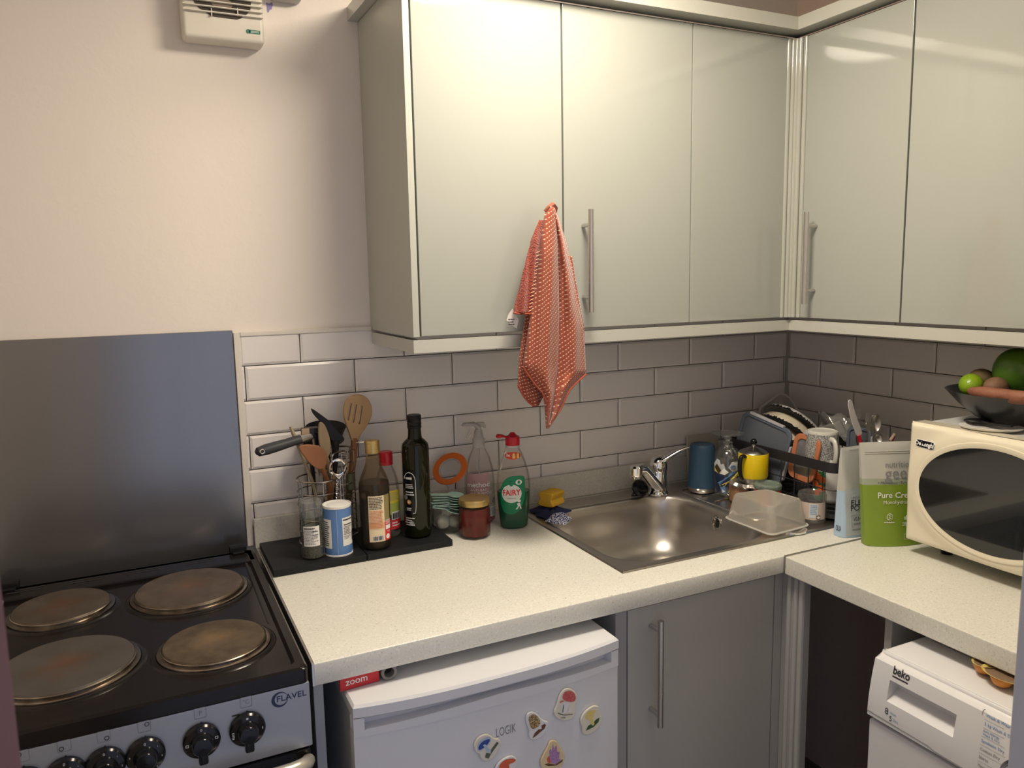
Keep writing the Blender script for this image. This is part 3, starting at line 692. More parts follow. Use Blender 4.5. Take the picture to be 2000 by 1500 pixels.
magnet('fridge magnet of an orange mushroom, cut off by the bottom edge', MWH, [(640, 855), (700, 870), (725, 920), (700, 1000), (640, 1080), (540, 1100), (470, 1050), (480, 980), (540, 910)],
       [(MOR, [(530, 960), (580, 910), (660, 890), (715, 905), (680, 940), (640, 950), (600, 1000), (560, 1020), (520, 1000)], 1), (MOR, [(600, 985), (640, 960), (620, 1050), (580, 1060)], 1)])
# items on top of the fridge
rd = thing('red_packet', 'small red packet with white lettering on top of the fridge', 'packet', (-1.478, -.585, .849), .06)
g = G(M_inkR); g.box(-.045, .02, -.004, .002, 0, .0215, .001); g.out('packet_body', rd)
G(M_inkW).text('zoom', .016, fn=lambda u, v: Vector((u, -.0044, v)), at=(-.036, .0125), bold=.01).out('print', rd, smooth=False)
g = G(mat('grey_rubber', (.25, .24, .23), .6)); F_ = frame((-1.4425, -.592, .8618), (1, 0, 0), (0, 0, 1))
g.lathe([(.0085, -.02), (.0085, .0), (.0105, .0015), (.0128, .0), (.0128, -.02)], F_, 30); g.m(M_gap).lathe([(.0085, -.015), (0, -.015)], F_, 30)
tag(g.out('rubber_ring', loc=(-1.4425, -.592, .849)), 'grey ring lying on its edge on top of the fridge', 'ring')

# ------------------------------------------------------------ washing machine
WX, WY0, WY1, WZ = -.672, -.887, -1.482, .848
wm = thing('washing_machine', 'white washer dryer under the right-hand worktop', 'washing machine', (-.37, -1.185, 0))
M_wm = mat('washer_white', (.72, .72, .735), .28)
g = G(M_wm); g.box(WX+.022, -.06, WY1, WY0, .02, .826, .004); g.out('washer_body', wm, world=True)
g = G(M_wm); g.box(WX+.012, -.055, WY1-.0, WY0+.0, .8275, WZ, .007, 3); g.m(mat('washer_groove', (.45, .45, .46), .4)); g.box(-.56, -.555, WY1+.03, WY0-.02, WZ-.0005, WZ+.0006); g.out('washer_top', wm, world=True)
# front panel: profile leaning back at the top, chamfered lower edge
ZP = .737
def fx(z): t = max(0, min(1, (z-.745)/.10)); return WX-.0165+.016*t**1.6
g = G(M_wm)
def fpan(u, v):
    y = WY0-.0015+(WY1-WY0+.003)*u; z = ZP+(.838-ZP)*v; 
    return Vector((fx(z), y, z))
DW0, DW1 = WY0-.034, WY0-.152         # recessed drawer pull
DZ0, DZ1 = .777, .813
def strip(y0, y1, z0, z1): g.grid(lambda a, b: Vector((fx(z0+(z1-z0)*b), y0+(y1-y0)*a, z0+(z1-z0)*b)), 6, 8)
strip(WY0, DW0, ZP, .836); strip(DW1, WY1, ZP, .836); strip(DW0, DW1, ZP, DZ0); strip(DW0, DW1, DZ1, .836)
g.grid(lambda a, b: Vector((fx(.836)+.018*math.sin(b*PI/2), WY0+(WY1-WY0)*a, .836+.0115*(1-math.cos(b*PI/2)))), 6, 6)
g.grid(lambda a, b: Vector((fx(ZP)+.016*b, WY0+(WY1-WY0)*a, ZP-.006*b)), 6, 2)
sd = [(fx(ZP+(.836-ZP)*i/8), ZP+(.836-ZP)*i/8) for i in range(9)]+[(WX+.025, .8475), (WX+.025, ZP-.006)]
for y in (WY0, WY1): g.add([(x, y, z) for x, z in sd], [list(range(len(sd)))])
# pull recess
rc = [(fx(DZ1), DZ1), (WX+.012, DZ1-.004), (WX+.014, DZ0+.016), (fx(DZ0)+.004, DZ0+.003), (fx(DZ0), DZ0)]
for i in range(len(rc)-1):
    (xa, za), (xb, zb) = rc[i], rc[i+1]
    g.grid(lambda a, b: Vector((xa+(xb-xa)*b, DW0+(DW1-DW0)*a, za+(zb-za)*b)), 4, 2)
for y in (DW0, DW1): g.add([(x, y, z) for x, z in rc], [list(range(len(rc)))])
fpn = g.out('control_panel', wm, world=True, sharp=28)
g = G(M_wm); g.box(WX-.012, WX+.022, WY1, WY0, .03, .728, .004); g.out('front_panel', wm, world=True)
pf = lambda u, v: Vector((fx(v)-.0006, WY0-u, v))
g = G(M_ink)
g.text('beko', .0185, fn=pf, at=(.0365, .8315), bold=.022, sx=.84); g.flat([rrect(.029, .0022, .0006, 2, .0515, .8215)], fn=pf)
g.text('8', .0155, fn=pf, at=(.0335, .7605), sx=.9); g.text('5', .013, fn=pf, at=(.0425, .7515), sx=.9)
g.m(M_inkB).text('Wash', .0055, fn=pf, at=(.0425, .7615)); g.text('Dry', .0062, fn=pf, at=(.050, .7520))
rows = ['Wash & Wear', '5 kg Wash & Dry', 'Anti-Allergy\nWash & Dry', 'Synthetic Dry', 'Cotton Dry', 'Shirts', 'Xpress']
for i, t in enumerate(rows):
    z = .8335-i*.0125; g.m(M_inkB if i < 4 else M_inkG).text(t, .0062 if i != 2 else .0050, fn=pf, at=(.194, z), bold=.005)
    if i < 6: g.m(M_inkG).patch(.193, .222+.003*i, z-.0066, z-.0062, pf, 6)
g.m(M_inkG)
for (u0, v0, u1, v1) in ((.0, .7445, .115, .7425), (.115, .7425, .127, .7395), (.127, .7395, .184, .7390), (.1845, .739, .1885, .838), (.1885, .838, .191, .8405)):
    g.tube([Vector((fx(v0)-.0002, WY0-u0, v0)), Vector((fx(v1)-.0002, WY0-u1, v1))], .0006, 6)
g.out('panel_print', fpn, world=True, smooth=False)
g = G(M_chrome); F_ = frame((fx(.768)-.001, WY0-.262, .768), (0, -1, 0), (0, 0, 1)); g.lathe([(0, -.0), (.034, 0), (.034, -.004)], F_ @ Matrix.Scale(-1, 4, (0, 0, 1)), 36); g.lathe([(.030, .0), (.029, .014), (.026, .016), (0, .016)], F_, 36); g.out('programme_dial', fpn, world=True)

# moulded cups on the washing machine
M_yel = mat('yellow_silicone', (.58, .45, .13), .6); M_org = mat('orange_silicone', (.62, .23, .04), .5, noise=(300, .4, (.70, .29, .06)))
et = thing('cup_mould', 'orange moulded cups with yellow rims on top of the washing machine', 'mould', (-.585, -1.045, WZ))
for i, (x, y, rx, ry) in enumerate(((-.590, -1.020, .026, .019), (-.605, -1.058, .024, .034), (-.560, -1.055, .024, .020), (-.572, -1.095, .024, .024))):
    g = G(M_org); g.lathe([(0, .0015), (.006, .002), (.012, .006), (.0155, .013), (.0160, .0175), (.0150, .0195)], T(x, y, WZ), 28); g.m(mat('cup_brown', (.20, .13, .08), .6)).lathe([(.0148, .0195), (.010, .008), (0, .006)], T(x, y, WZ), 28)
    cupo = g.out('moulded_cup', et, world=True)
    g = G(M_yel); g.lathe([(.55, 0), (.8, .0006), (1, .0026), (1.02, .0034), (.98, .0030), (.8, .0014), (.55, .0008)], T(x+.004, y-.002, WZ+.0182) @ Matrix.Diagonal((rx, ry, 1, 1)), 36); g.m(MATS['cup_brown']).lathe([(.86, .0012), (.001, -.001)], T(x+.004, y-.002, WZ+.0190) @ Matrix.Diagonal((rx, ry, 1, 1)), 36)
    g.out('rim', cupo, world=True)

# ------------------------------------------------------------ towel on the cabinet handle
M_tow = mat('orange_weave', (.52, .115, .06), .95, sheen=.3); m = M_tow; nt = m.node_tree; N = nt.nodes; L = nt.links; b = N['Principled BSDF']
uvn = N.new('ShaderNodeUVMap'); uvn.uv_map = 'UVMap'; sp_ = N.new('ShaderNodeSeparateXYZ'); L.new(uvn.outputs[0], sp_.inputs[0])
def mth(op, a, b_=None, c=None):
    n = N.new('ShaderNodeMath'); n.operation = op
    for i, x in enumerate((a, b_, c)):
        if x is None: continue
        if isinstance(x, (int, float)): n.inputs[i].default_value = x
        else: L.new(x, n.inputs[i])
    return n.outputs[0]
fu = mth('FRACT', mth('MULTIPLY', sp_.outputs[0], 175)); fv = mth('FRACT', mth('MULTIPLY', sp_.outputs[1], 142))
dot = mth('MULTIPLY', mth('LESS_THAN', mth('ABSOLUTE', mth('SUBTRACT', fu, .5)), .22), mth('LESS_THAN', mth('ABSOLUTE', mth('SUBTRACT', fv, .5)), .10))
rib = mth('GREATER_THAN', fv, .82)
mxa = N.new('ShaderNodeMix'); mxa.data_type = 'RGBA'; mxa.inputs[6].default_value = (.36, .08, .042, 1); mxa.inputs[7].default_value = (.26, .055, .027, 1); L.new(rib, mxa.inputs[0])
mxb = N.new('ShaderNodeMix'); mxb.data_type = 'RGBA'; L.new(mxa.outputs[2], mxb.inputs[6]); mxb.inputs[7].default_value = (.85, .70, .50, 1); L.new(dot, mxb.inputs[0]); L.new(mxb.outputs[2], b.inputs['Base Color'])
bp = N.new('ShaderNodeBump'); bp.inputs['Strength'].default_value = .6; bp.inputs['Distance'].default_value = .0015; L.new(fv, bp.inputs['Height']); L.new(bp.outputs[0], b.inputs['Normal'])
M_hem = mat('orange_hem', (.36, .078, .042), .95, bump=(260, .6)); M_terry = mat('orange_terry', (.36, .055, .028), 1.0, bump=(330, 2.5), noise=(260, .35, (.27, .04, .02)), sheen=.4)
tw = thing('tea_towel', 'orange tea towel with rows of white dashes hanging from a cabinet handle', 'towel', (-1.0, -.345, 1.63))
def interp(tab, y):
    for (a, b_) in zip(tab, tab[1:]):
        if a[0] <= y <= b_[0]:
            t = (y-a[0])/(b_[0]-a[0]); return [p+(q-p)*t for p, q in zip(a[1:], b_[1:])]
    return list(tab[0][1:]) if y < tab[0][0] else list(tab[-1][1:])
def cloth(name, tab, depth, y0, bulge, mt, hem=None, ang=.66, nu=26, nv=60, wav=.0015, thick=.0022):
    """tab rows: (pixel row, left x, right x); each row becomes one fold of cloth at its own depth"""
    g = G(mt); uv = []; ys = [tab[0][0]+(tab[-1][0]-tab[0][0])*j/nv for j in range(nv+1)]
    vs = []
    for j, py in enumerate(ys):
        xl, xr = interp(tab, py)
        for i in range(nu+1):
            u = i/nu; px = xl+(xr-xl)*u; v = j/nv
            dpt_ = depth(u, v) if callable(depth) else depth
            yy = y0 - bulge*math.sin(PI*u)*min(1, v*4+.15) - dpt_ + wav*math.sin(px*.35+py*.02)*min(1, v*5)
            p = PY(px, py, yy); vs.append(p)
            a = p.x*math.cos(ang)+p.z*math.sin(ang); b2 = -p.x*math.sin(ang)+p.z*math.cos(ang); uv.append((a, b2))
    fs = [[j*(nu+1)+i, j*(nu+1)+i+1, (j+1)*(nu+1)+i+1, (j+1)*(nu+1)+i] for j in range(nv) for i in range(nu)]
    g.add(vs, fs); g.uv = uv
    return g.out(name, tw, world=True, solid=thick, sharp=80)
def hemtube(pts, y, r=.0022, name='hem'):
    g = G(M_hem); g.tube([PY(a, b_, y) for a, b_ in smooth_loop(pts, 1, False)], r, 8, flat=.8); return g
# back-left fall
cloth('back_fold', [(430, 1060, 1078), (520, 1044, 1082), (620, 1026, 1075), (700, 1014, 1068), (757, 1011, 1064), (772, 1020, 1062), (784, 1031, 1056), (794, 1040, 1050)], 0, -.338, .004, M_tow, ang=.2)
# front left lobe
cloth('front_panel', [(404, 1072, 1083), (420, 1064, 1086), (470, 1055, 1088), (545, 1046, 1091), (620, 1036, 1092), (700, 1024, 1090), (715, 1021, 1089), (732, 1031, 1088), (752, 1046, 1085), (768, 1060, 1083), (790, 1064, 1080), (815, 1066, 1075), (837, 1067, 1071)],
      lambda u, v: .006*math.sin(PI*u)**.7 + .004*math.sin(u*9+v*2)*v, -.352, .015, M_tow, ang=.60)
# right lobe
cloth('right_panel', [(408, 1078, 1085), (440, 1083, 1095), (476, 1086, 1106), (534, 1089, 1118), (585, 1091, 1127), (636, 1090, 1138), (694, 1088, 1142), (730, 1086, 1145), (741, 1085, 1132), (752, 1084, 1122), (762, 1083, 1112), (775, 1082, 1105), (793, 1080, 1098), (812, 1076, 1088), (835, 1069, 1073)],
      lambda u, v: -.004+.010*math.sin(PI*u) + .003*math.sin(u*11+1), -.346, .013, M_tow, ang=.72)
# side fold behind the right lobe
cloth('side_fold', [(500, 1100, 1117), (560, 1108, 1126), (636, 1120, 1140), (700, 1126, 1143), (722, 1130, 1141)], 0, -.339, .003, M_tow, ang=.3, nu=10)
# terry fold
cloth('terry_fold', [(430, 1053, 1060), (470, 1037, 1056), (510, 1027, 1050), (540, 1020, 1047), (578, 1010, 1041), (600, 1005, 1038), (612, 1003, 1037)], 0, -.353, .006, M_terry, wav=.003)
for pts, y in (([(1021, 716), (1033, 735), (1048, 755), (1062, 770), (1071, 795), (1070, 836)], -.366), ([(1145, 731), (1132, 742), (1120, 754), (1110, 765), (1098, 795), (1084, 815), (1071, 834)], -.362),
               ([(1012, 752), (1020, 771), (1032, 786), (1043, 793), (1055, 785)], -.342), ([(1003, 611), (1015, 613), (1027, 613), (1038, 612)], -.358)):
    hemtube(pts, y).out('hem', tw, world=True)
g = G(mat('pale_stitch', (.72, .42, .28), .9))
for k in range(17): t = k/16; a = (1052+(1037-1052)*t, 492+(606-492)*t); g.tube([PY(a[0]-5, a[1]+2, -.3595), PY(a[0]+2, a[1]-1, -.3595)], .0008, 5)
g.out('blanket_stitch', tw, world=True)
g = G(mat('care_label', (.66, .63, .60), .6))
vs = [PY(x, y, -.345) for x, y in ((1001, 603), (1013, 625), (1009, 641), (1002, 637), (989, 625), (993, 614))]
g.flat([[(p.x, p.z) for p in vs]], .0008, 0, frame((0, -.345, 0)))
g.m(M_ink).lines(vs[4].x+.004, vs[1].x-.004, vs[3].z+.001, vs[3].z+.016, 3, lambda u, v: Vector((u, -.3456, v)))
g.out('care_label', tw, world=True)
g = G(M_tow); g.tube([(-1.012, -.348, 1.618), (-1.006, -.352, 1.626), (-.999, -.350, 1.631), (-.992, -.346, 1.628), (-.99, -.340, 1.618)], [.008, .009, .009, .008, .007], 12, flat=.8)
g.uv = [(p.x*5, p.z*5) for p in g.v]; g.out('hanging_loop', tw, world=True)

# ------------------------------------------------------------ counter left: tray and bottles
TZ = .925
for nm, x0, x1, lb in (('mat', -1.5605, -1.3715, 'left half of the black ribbed tray beside the cooker'), ('mat', -1.3705, -1.1795, 'right half of the black tray under the dark bottles')):
    g = G(mat('tray_black', (.012, .013, .015), .5, spec=.3, bump=(700, .25))); g.box(x0, x1, -.212, -.026, .9103, TZ, .002, 2)
    tag(g.out('counter_tray'), lb, 'tray')
def placed(name, label, cat, x, y, z, group=None): return thing(name, label, cat, (x, y, z), 0, group)
# spice grinder jar
x, y = -1.473, -.170; a = facing(x, y); t = placed('spice_jar', 'small glass spice jar of dark herbs with clear lid at the front of the tray', 'jar', x, y, TZ)
G(M_glass).lathe([(0, .001), (.0225, .001), (.0242, .004), (.0242, .088), (.021, .094)]).lathe([(.0212, .0945), (.0205, .085), (.0212, .006)]).out('glass_jar', t)
g = G(mat('dried_herbs', (.06, .058, .04), .9, noise=(420, .35, (.20, .19, .14)), bump=(600, 1.))); g.lathe([(0, .003), (.0208, .003), (.0208, .042), (.012, .046), (0, .043)]); g.out('herbs', t)
g = G(film('clear_lid', (.86, .88, .88), .10, .08, .4)); g.lathe([(.0222, .088), (.0225, .104), (.021, .105), (.021, .110), (.0222, .111), (.0222, .119), (.019, .122), (.0, .122)]); 
for i in range(20): A = 2*PI*i/20; g.tube([(.0226*math.cos(A), .0226*math.sin(A), .089), (.0226*math.cos(A), .0226*math.sin(A), .103)], .0008, 5)
g.out('lid', t)
g = G(M_whiteL); f = cyl(.0242, a); g.patch(-.0180, .0155, .030, .072, f, 12); g.m(M_inkG); f2 = cyl(.0242, a, eps=.0008)
g.lines(-.016, .013, .033, .070, 12, f2, .5); g.m(M_ink); g.patch(-.0165, .006, .0665, .068, f2, 6); g.patch(.0, .012, .060, .0615, f2, 4); g.patch(0, .012, .053, .0545, f2, 4); g.out('label', t, smooth=True)
# blue salt tin
x, y = -1.420, -.172; a = facing(x, y); t = placed('salt_tub', 'blue cardboard salt tub with white labels and lid', 'tub', x, y, TZ)
M_blu = mat('salt_blue', (.10, .21, .46), .45)
g = G(M_blu); g.lathe([(0, .001), (.0285, .001), (.0285, .0035)]); g.lathe([(.0287, .0035), (.0287, .101)]); g.m(mat('light_blue_edge', (.28, .40, .62), .45)); g.box(-.0006, .0006, -.0293, -.028, .004, .10, M=Rz(a-.05)); g.out('tub_body', t, sharp=20)
G(M_whiteL).lathe([(.0287, 0.0), (.0293, .0005), (.0293, .0035), (.0287, .004)]).out('base_rim', t)
g = G(M_whiteL); g.lathe([(.0287, .101), (.0293, .1015), (.0293, .1065), (.0275, .107), (.0272, .1045), (.0, .1045)]); g.m(mat('spilt_salt', (.85, .84, .82), .9, bump=(900, 1.0))).lathe([(0, .1062), (.012, .106), (.021, .1048)]); g.out('lid', t, sharp=30)
g = G(M_whiteL); f = cyl(.0287, a); f2 = cyl(.0287, a, eps=.0009)
g.patch(.0095, .037, .022, .082, f, 12); g.patch(-.036, -.0135, .018, .080, f, 12); g.m(M_ink)
g.patch(.011, .034, .076, .0785, f2, 8); g.patch(.0125, .034, .066, .068, f2, 8); g.lines(.012, .035, .045, .064, 6, f2); g.lines(-.034, -.0155, .022, .076, 12, f2, .5); g.m(M_inkG).lines(.012, .03, .036, .044, 3, f2); g.m(M_ink)
g.patch(.034, .0365, .03, .05, f2, 2); g.out('label', t)
# soy sauce bottle
x, y = -1.339, -.172; a = facing(x, y); t = placed('sauce_bottle', 'soy sauce bottle with gold cap and cream label', 'bottle', x, y, TZ)
G(film('soy_glass', (.80, .70, .56), .03, .05, .2)).lathe([(0, .001), (.028, .001), (.0315, .006), (.0325, .13), (.0315, .142), (.026, .158), (.0195, .172), (.0155, .186), (.0135, .205), (.0125, .214)]).out('glass_bottle', t)
G(mat('soy_sauce', (.012, .006, .004), .05)).lathe([(0, .003), (.029, .004), (.0308, .010), (.0316, .13), (.0305, .1415), (.0300, .1425), (0, .1425)], n=40).out('sauce', t)
M_gold = mat('gold_cap', (.52, .37, .14), .32, .75)
G(M_gold).lathe([(.0135, .205), (.0155, .2055), (.0155, .229), (.014, .232), (0, .232)], n=36).lathe([(.0155, .2265), (.0159, .2275), (.0155, .2285)], n=36).out('cap', t)
f = cyl(.0325, a-.0, zoff=0); f2 = cyl(.0325, a, eps=.0009); f3_ = cyl(.0325, a, eps=.0013)
g = G(mat('cream_label', (.74, .62, .42), .5)); g.patch(-.014, .020, .020, .119, f, 12); g.m(mat('olive_label', (.27, .22, .09), .4)).patch(.020, .036, .062, .119, f, 6); g.m(M_inkR).patch(.020, .038, .020, .064, f, 6)
g.m(mat('peach_label', (.70, .42, .24), .5)).patch(-.0135, .0195, .048, .062, f2, 10)
g.m(M_ink).lines(-.012, .018, .090, .117, 8, f2, .5, .8); g.m(mat('orange_ink', (.62, .2, .08), .5)).lines(-.012, .018, .050, .088, 12, f3_, .5, .8)
g.m(M_whiteL).patch(-.0065, .0165, .0225, .0335, f2, 8); g.m(M_ink).barcode(-.005, .015, .0235, .0325, f3_); g.m(M_inkW)
for k in range(4): g.patch(.022, .036, .0555+k*.0026, .0565+k*.0026, f2, 4)
g.patch(.022, .036, .044, .053, f2, 4); g.flat([circle(.0055, 20, .0275, .0285)], fn=f2); g.text('TK', .006, fn=f2, at=(.026, .038), rot=.2)
g.out('label', t)
# red-capped bottle behind
x, y = -1.292, -.108; a = facing(x, y); t = placed('squeeze_bottle', 'clear bottle with red cap and yellow label behind the soy sauce', 'bottle', x, y, TZ)
G(M_pet).lathe([(0, .001), (.024, .001), (.027, .005), (.027, .1), (.0255, .122), (.020, .142), (.0135, .157), (.0125, .165)]).out('bottle_body', t)
G(M_red).lathe([(.0125, .160), (.0152, .1605), (.0152, .166), (.0146, .167), (.0152, .168), (.0150, .188), (.013, .190), (0, .190)]).out('cap', t)
f = cyl(.0262, a); f2 = cyl(.0262, a, eps=.0014); g = G(mat('yellow_label', (.68, .55, .04), .45)); f = cyl(.0268, a, eps=.0006)
g.patch(-.03, .034, .078, .106, f, 14); g.m(mat('lime_label', (.36, .42, .08), .45)).patch(-.03, .034, .052, .078, f, 14); g.m(M_inkR).patch(-.03, .034, .018, .040, f, 14); g.m(M_whiteL).patch(.008, .030, .040, .058, f2, 8); g.m(M_ink).barcode(.010, .028, .042, .056, cyl(.0268, a, eps=.002))
g.m(M_inkG).lines(.004, .032, .083, .103, 7, f2, .4); g.m(M_inkW).lines(.008, .03, .024, .036, 2, f2, .5)
g.out('label', t)
# olive oil bottle
x, y = -1.236, -.146; a = facing(x, y); t = placed('olive_oil_bottle', 'tall dark green olive oil bottle with black screw cap', 'bottle', x, y, TZ)
m = mat('dark_oil_glass', (.010, .011, .003), .06, spec=.4)
G(m).lathe([(0, .003), (.024, .001), (.0285, .004), (.0300, .010), (.0300, .200), (.0285, .2085), (.0215, .2165), (.0165, .2205), (.0150, .2265), (.0140, .250)], n=48).out('glass_bottle', t)
g = G(M_black); g.lathe([(.014, .243), (.0156, .2435), (.0156, .2485), (.0148, .2495), (.0156, .2505), (.0156, .256), (.0150, .257), (.0156, .258), (.0156, .270), (.0146, .2725), (0, .2725)], n=40); g.out('cap', t)
f = cyl(.0300, a, eps=.0005); f2 = cyl(.0300, a, eps=.001)
g = G(M_blackG); g.patch(-.034, -.002, .055, .155, f, 12); g.m(M_inkW)
arch = [(-.030, .0), (-.030, .135), (-.026, .145), (-.017, .151), (-.008, .148), (-.0035, .140), (-.002, .130), (-.002, .060), (-.009, .059)]
ar = smooth_loop([(a_, b_) for a_, b_ in arch[1:]], 2, False); g.tube([f2(u, v) for u, v in ar], .0006, 6)
g.lines(-.025, -.008, .134, .140, 1, f2, .8, .9)
for (z, n_) in ((.122, 3), (.106, 2)): g.lines(-.026, -.006, z-.008, z+.003, n_, f2, .5, .8)
g.lines(-.028, -.004, .030, .050, 4, f2, .5); g.m(mat('pdo_orange', (.62, .30, .08), .5)).flat([circle(.0052, 24, -.018, .084)], fn=f2); g.m(M_inkW).flat([circle(.0022, 16, -.018, .084)], fn=cyl(.03, a, eps=.0014))
g.m(M_inkW).lines(-.024, -.012, .064, .072, 2, f2, .5); g.m(M_inkG).flat([circle(.0055, 20, -.013, .037)], fn=f2); g.flat([circle(.0055, 20, -.0265, .094)], fn=f2); g.out('label', t)
# clip-top jar with open orange-sealed lid, garlic inside
x, y = -1.150, -.100; t = placed('clip_top_jar', 'glass clip-top jar with its orange-sealed lid standing open', 'jar', x, y, .9105)
G(M_glass).lathe([(0, .001), (.034, .001), (.0395, .006), (.0395, .060), (.036, .068), (.0365, .078), (.039, .079), (.039, .084), (.034, .085)]).lathe([(.036, .066), (.0375, .058), (.0375, .008), (.03, .004), (0, .004)]).out('glass_jar', t)
g = G(M_steel); g.ring((0, 0, .070), .0375, .0011); g.tube(smooth_loop([(.018, -.034, .070), (.020, -.041, .055), (.016, -.044, .046), (.026, -.040, .044), (.032, -.034, .044), (.034, -.030, .052), (.031, -.026, .068)], 1, False), .0011, 6); g.tube([(-.02, .034, .07), (-.024, .045, .085), (-.018, .05, .095)], .0011, 6); g.tube([(.02, .034, .07), (.024, .045, .085), (.018, .05, .095)], .0011, 6); g.out('wire_clip', t)
px_ = PY(880, 917, -.062); nz_ = Vector((-.59, -.53, .73)).normalized(); xl_ = (RT*.80+UP*.60); F_ = frame((px_.x-x, px_.y-y+.0, px_.z-.9105), xl_-nz_*xl_.dot(nz_), nz_.cross(xl_))
g = G(M_glass); g.lathe([(0, .006), (.024, .006), (.026, .004), (.0265, -.003), (.032, -.004), (.0335, .0), (.032, .004), (.027, .004)], F_ @ Matrix.Rotation(0, 4, 'X')); g.out('glass_lid', t)
g = G(mat('orange_rubber', (.72, .15, .012), .4)); g.lathe([(.0285, .004), (.0295, .0065), (.0425, .0065), (.0435, .0045), (.0425, .0025), (.0295, .0025), (.0285, .004)], F_); g.out('rubber_seal', t)
g = G(M_steel); g.tube([F_ @ Vector(q) for q in ((-.006, .035, 0), (-.007, .047, .002), (.007, .047, .002), (.006, .035, 0))], .0010, 6); g.out('lid_loop', t)
M_gar = mat('garlic_skin', (.62, .55, .45), .6, noise=(60, .4, (.70, .65, .57)))
for i, (dx, dy, dz, r) in enumerate(((-.013, -.010, .024, .018), (.014, -.012, .020, .015), (.002, .014, .022, .017), (.0, -.004, .048, .015))):
    g = G(M_gar)
    def gf(u, v, r=r): aa = 2*PI*u; th = PI*v; k = 1+.08*math.cos(5*aa)*math.sin(th); rr = r*math.sin(th)*k; return Vector((rr*math.cos(aa), rr*math.sin(aa), r*.92*math.cos(th)+(.006 if v < .06 else 0)))
    g.grid(gf, 30, 14); o = g.out('garlic_bulb'); o.location = (x+dx, y+dy, .9105+dz); o.rotation_euler = (.6*i, .5*i, i)
    tag(o, 'cream garlic bulb inside the open clip-top jar', 'garlic', 'garlic bulbs in the clip-top jar')
# mint measuring spoons resting on the jar
M_mint = mat('mint_plastic', (.33, .50, .42), .4)
for i in range(7):
    z = 1.0-i*.0052 if i < 5 else .974-(i-5)*.007; rr = .016+.0014*i; g = G(M_mint); tilt = .03*(i-3) if i < 5 else -.12-.08*(i-5)
    F_ = frame((-1.150+(.002*(i % 3)), -.128-.001*i, z), (math.cos(tilt), -.25, math.sin(tilt)), (.25, 1, .1))
    g.lathe([(.0, -.004), (rr*.7, -.003), (rr, .0005), (rr+.0015, .0012), (rr+.001, .002), (rr-.001, .001), (rr*.65, -.0012), (0, -.002)], F_ @ T(.012, 0, 0), 28, sx=1.1); g.box(-.045, -.004, -.006, .006, .0002, .002, .0008, M=F_)
    tag(g.out('measuring_spoon', loc=(-1.15, -.128, z)), 'mint green measuring spoon in the fan of spoons on the clip-top jar', 'spoon', 'mint measuring spoons')
# jam jar
x, y = -1.110, -.172; t = placed('jam_jar', 'faceted jar of dark red jam with a gold lid', 'jar', x, y, .9105)
def octo(r, z, n=48): return [(r*(1-.035*(1-math.cos(8*2*PI*i/n+PI)))*math.cos(2*PI*i/n), r*(1-.035*(1-math.cos(8*2*PI*i/n+PI)))*math.sin(2*PI*i/n), z) for i in range(n)]
def loft(g, prof, n=48, fn=octo):
    vs = [p for r, z in prof for p in fn(r, z, n)]; k_ = len(prof)
    return g.add(vs, [[k*n+i, k*n+(i+1) % n, (k+1)*n+(i+1) % n, (k+1)*n+i] for k in range(k_-1) for i in range(n)]+[[i for i in range(n)][::-1]])
g = G(mat('red_jam', (.13, .012, .007), .12, spec=.3, noise=(50, .5, (.17, .022, .012)))); loft(g, [(.030, .004), (.0345, .008), (.0350, .062), (.0320, .068)]); g.add(octo(.032, .068), [list(range(48))]); g.out('jam', t, sharp=60)
g = G(M_glass); loft(g, [(.030, .0005), (.0362, .005), (.0366, .063), (.0335, .072), (.0325, .078)]); g.out('glass_jar', t, sharp=60)
g = G(M_gold); g.lathe([(.0335, .0745), (.0352, .075), (.0356, .0795), (.0352, .086), (.0335, .0885), (.030, .0895), (.027, .0885), (0, .0885)], n=48); g.out('lid', t)
# pink cleaner spray bottle
x, y = -1.058, -.085; a = facing(x, y); t = placed('spray_bottle', 'clear spray bottle of pink surface cleaner behind the green bottle', 'bottle', x, y, .9105)
def oval(rx, ry): return lambda r, z, n: [(r*rx*math.cos(2*PI*i/n), r*ry*math.sin(2*PI*i/n), z) for i in range(n)]
prof = [(.8, .001), (1, .006), (1.02, .05), (1.0, .10), (.93, .130), (.72, .158), (.45, .178), (.36, .186), (.36, .200)]
g = G(M_pet); loft(g, prof, 48, oval(.036, .026)); o = g.out('bottle_body', t); o.rotation_euler = (0, 0, a*.6)
g = G(mat('pink_liquid', (.42, .10, .12), .1)); loft(g, [(.8, .003), (.95, .008), (.96, .026)], 48, oval(.036, .026)); g.add(oval(.036, .026)(.96, .026, 48), [list(range(48))]); o = g.out('liquid', t); o.rotation_euler = (0, 0, a*.6)
g = G(film('clear_trigger', (.85, .83, .80), .35, .15, .4)); g.lathe([(.0145, .184), (.0150, .202), (.012, .206), (.0095, .222), (.007, .226)]); g.tube([(-.0, 0, .215), (-.0, 0, .232), (-.012, -.003, .240), (-.038, -.010, .243), (-.045, -.012, .241)], [.009, .010, .008, .006, .004], 10, flat=.7); g.tube([(.0, 0, .236), (.014, .004, .236), (.02, .005, .228)], [.008, .006, .003], 8); g.tube([(-.018, -.005, .238), (-.024, -.007, .222), (-.034, -.009, .210)], [.004, .004, .002], 8); g.tube([(0, 0, .01), (0, 0, .2)], .002, 6); g.out('trigger_head', t)
R_ = .0362
def of(eps):
    ea = a*.6
    def f(u, v): th = u/.031; X_ = (.036+eps)*math.sin(th); Y_ = -(.0265+eps)*math.cos(th); return Vector((X_*math.cos(ea)-Y_*math.sin(ea), X_*math.sin(ea)+Y_*math.cos(ea), v))
    return f
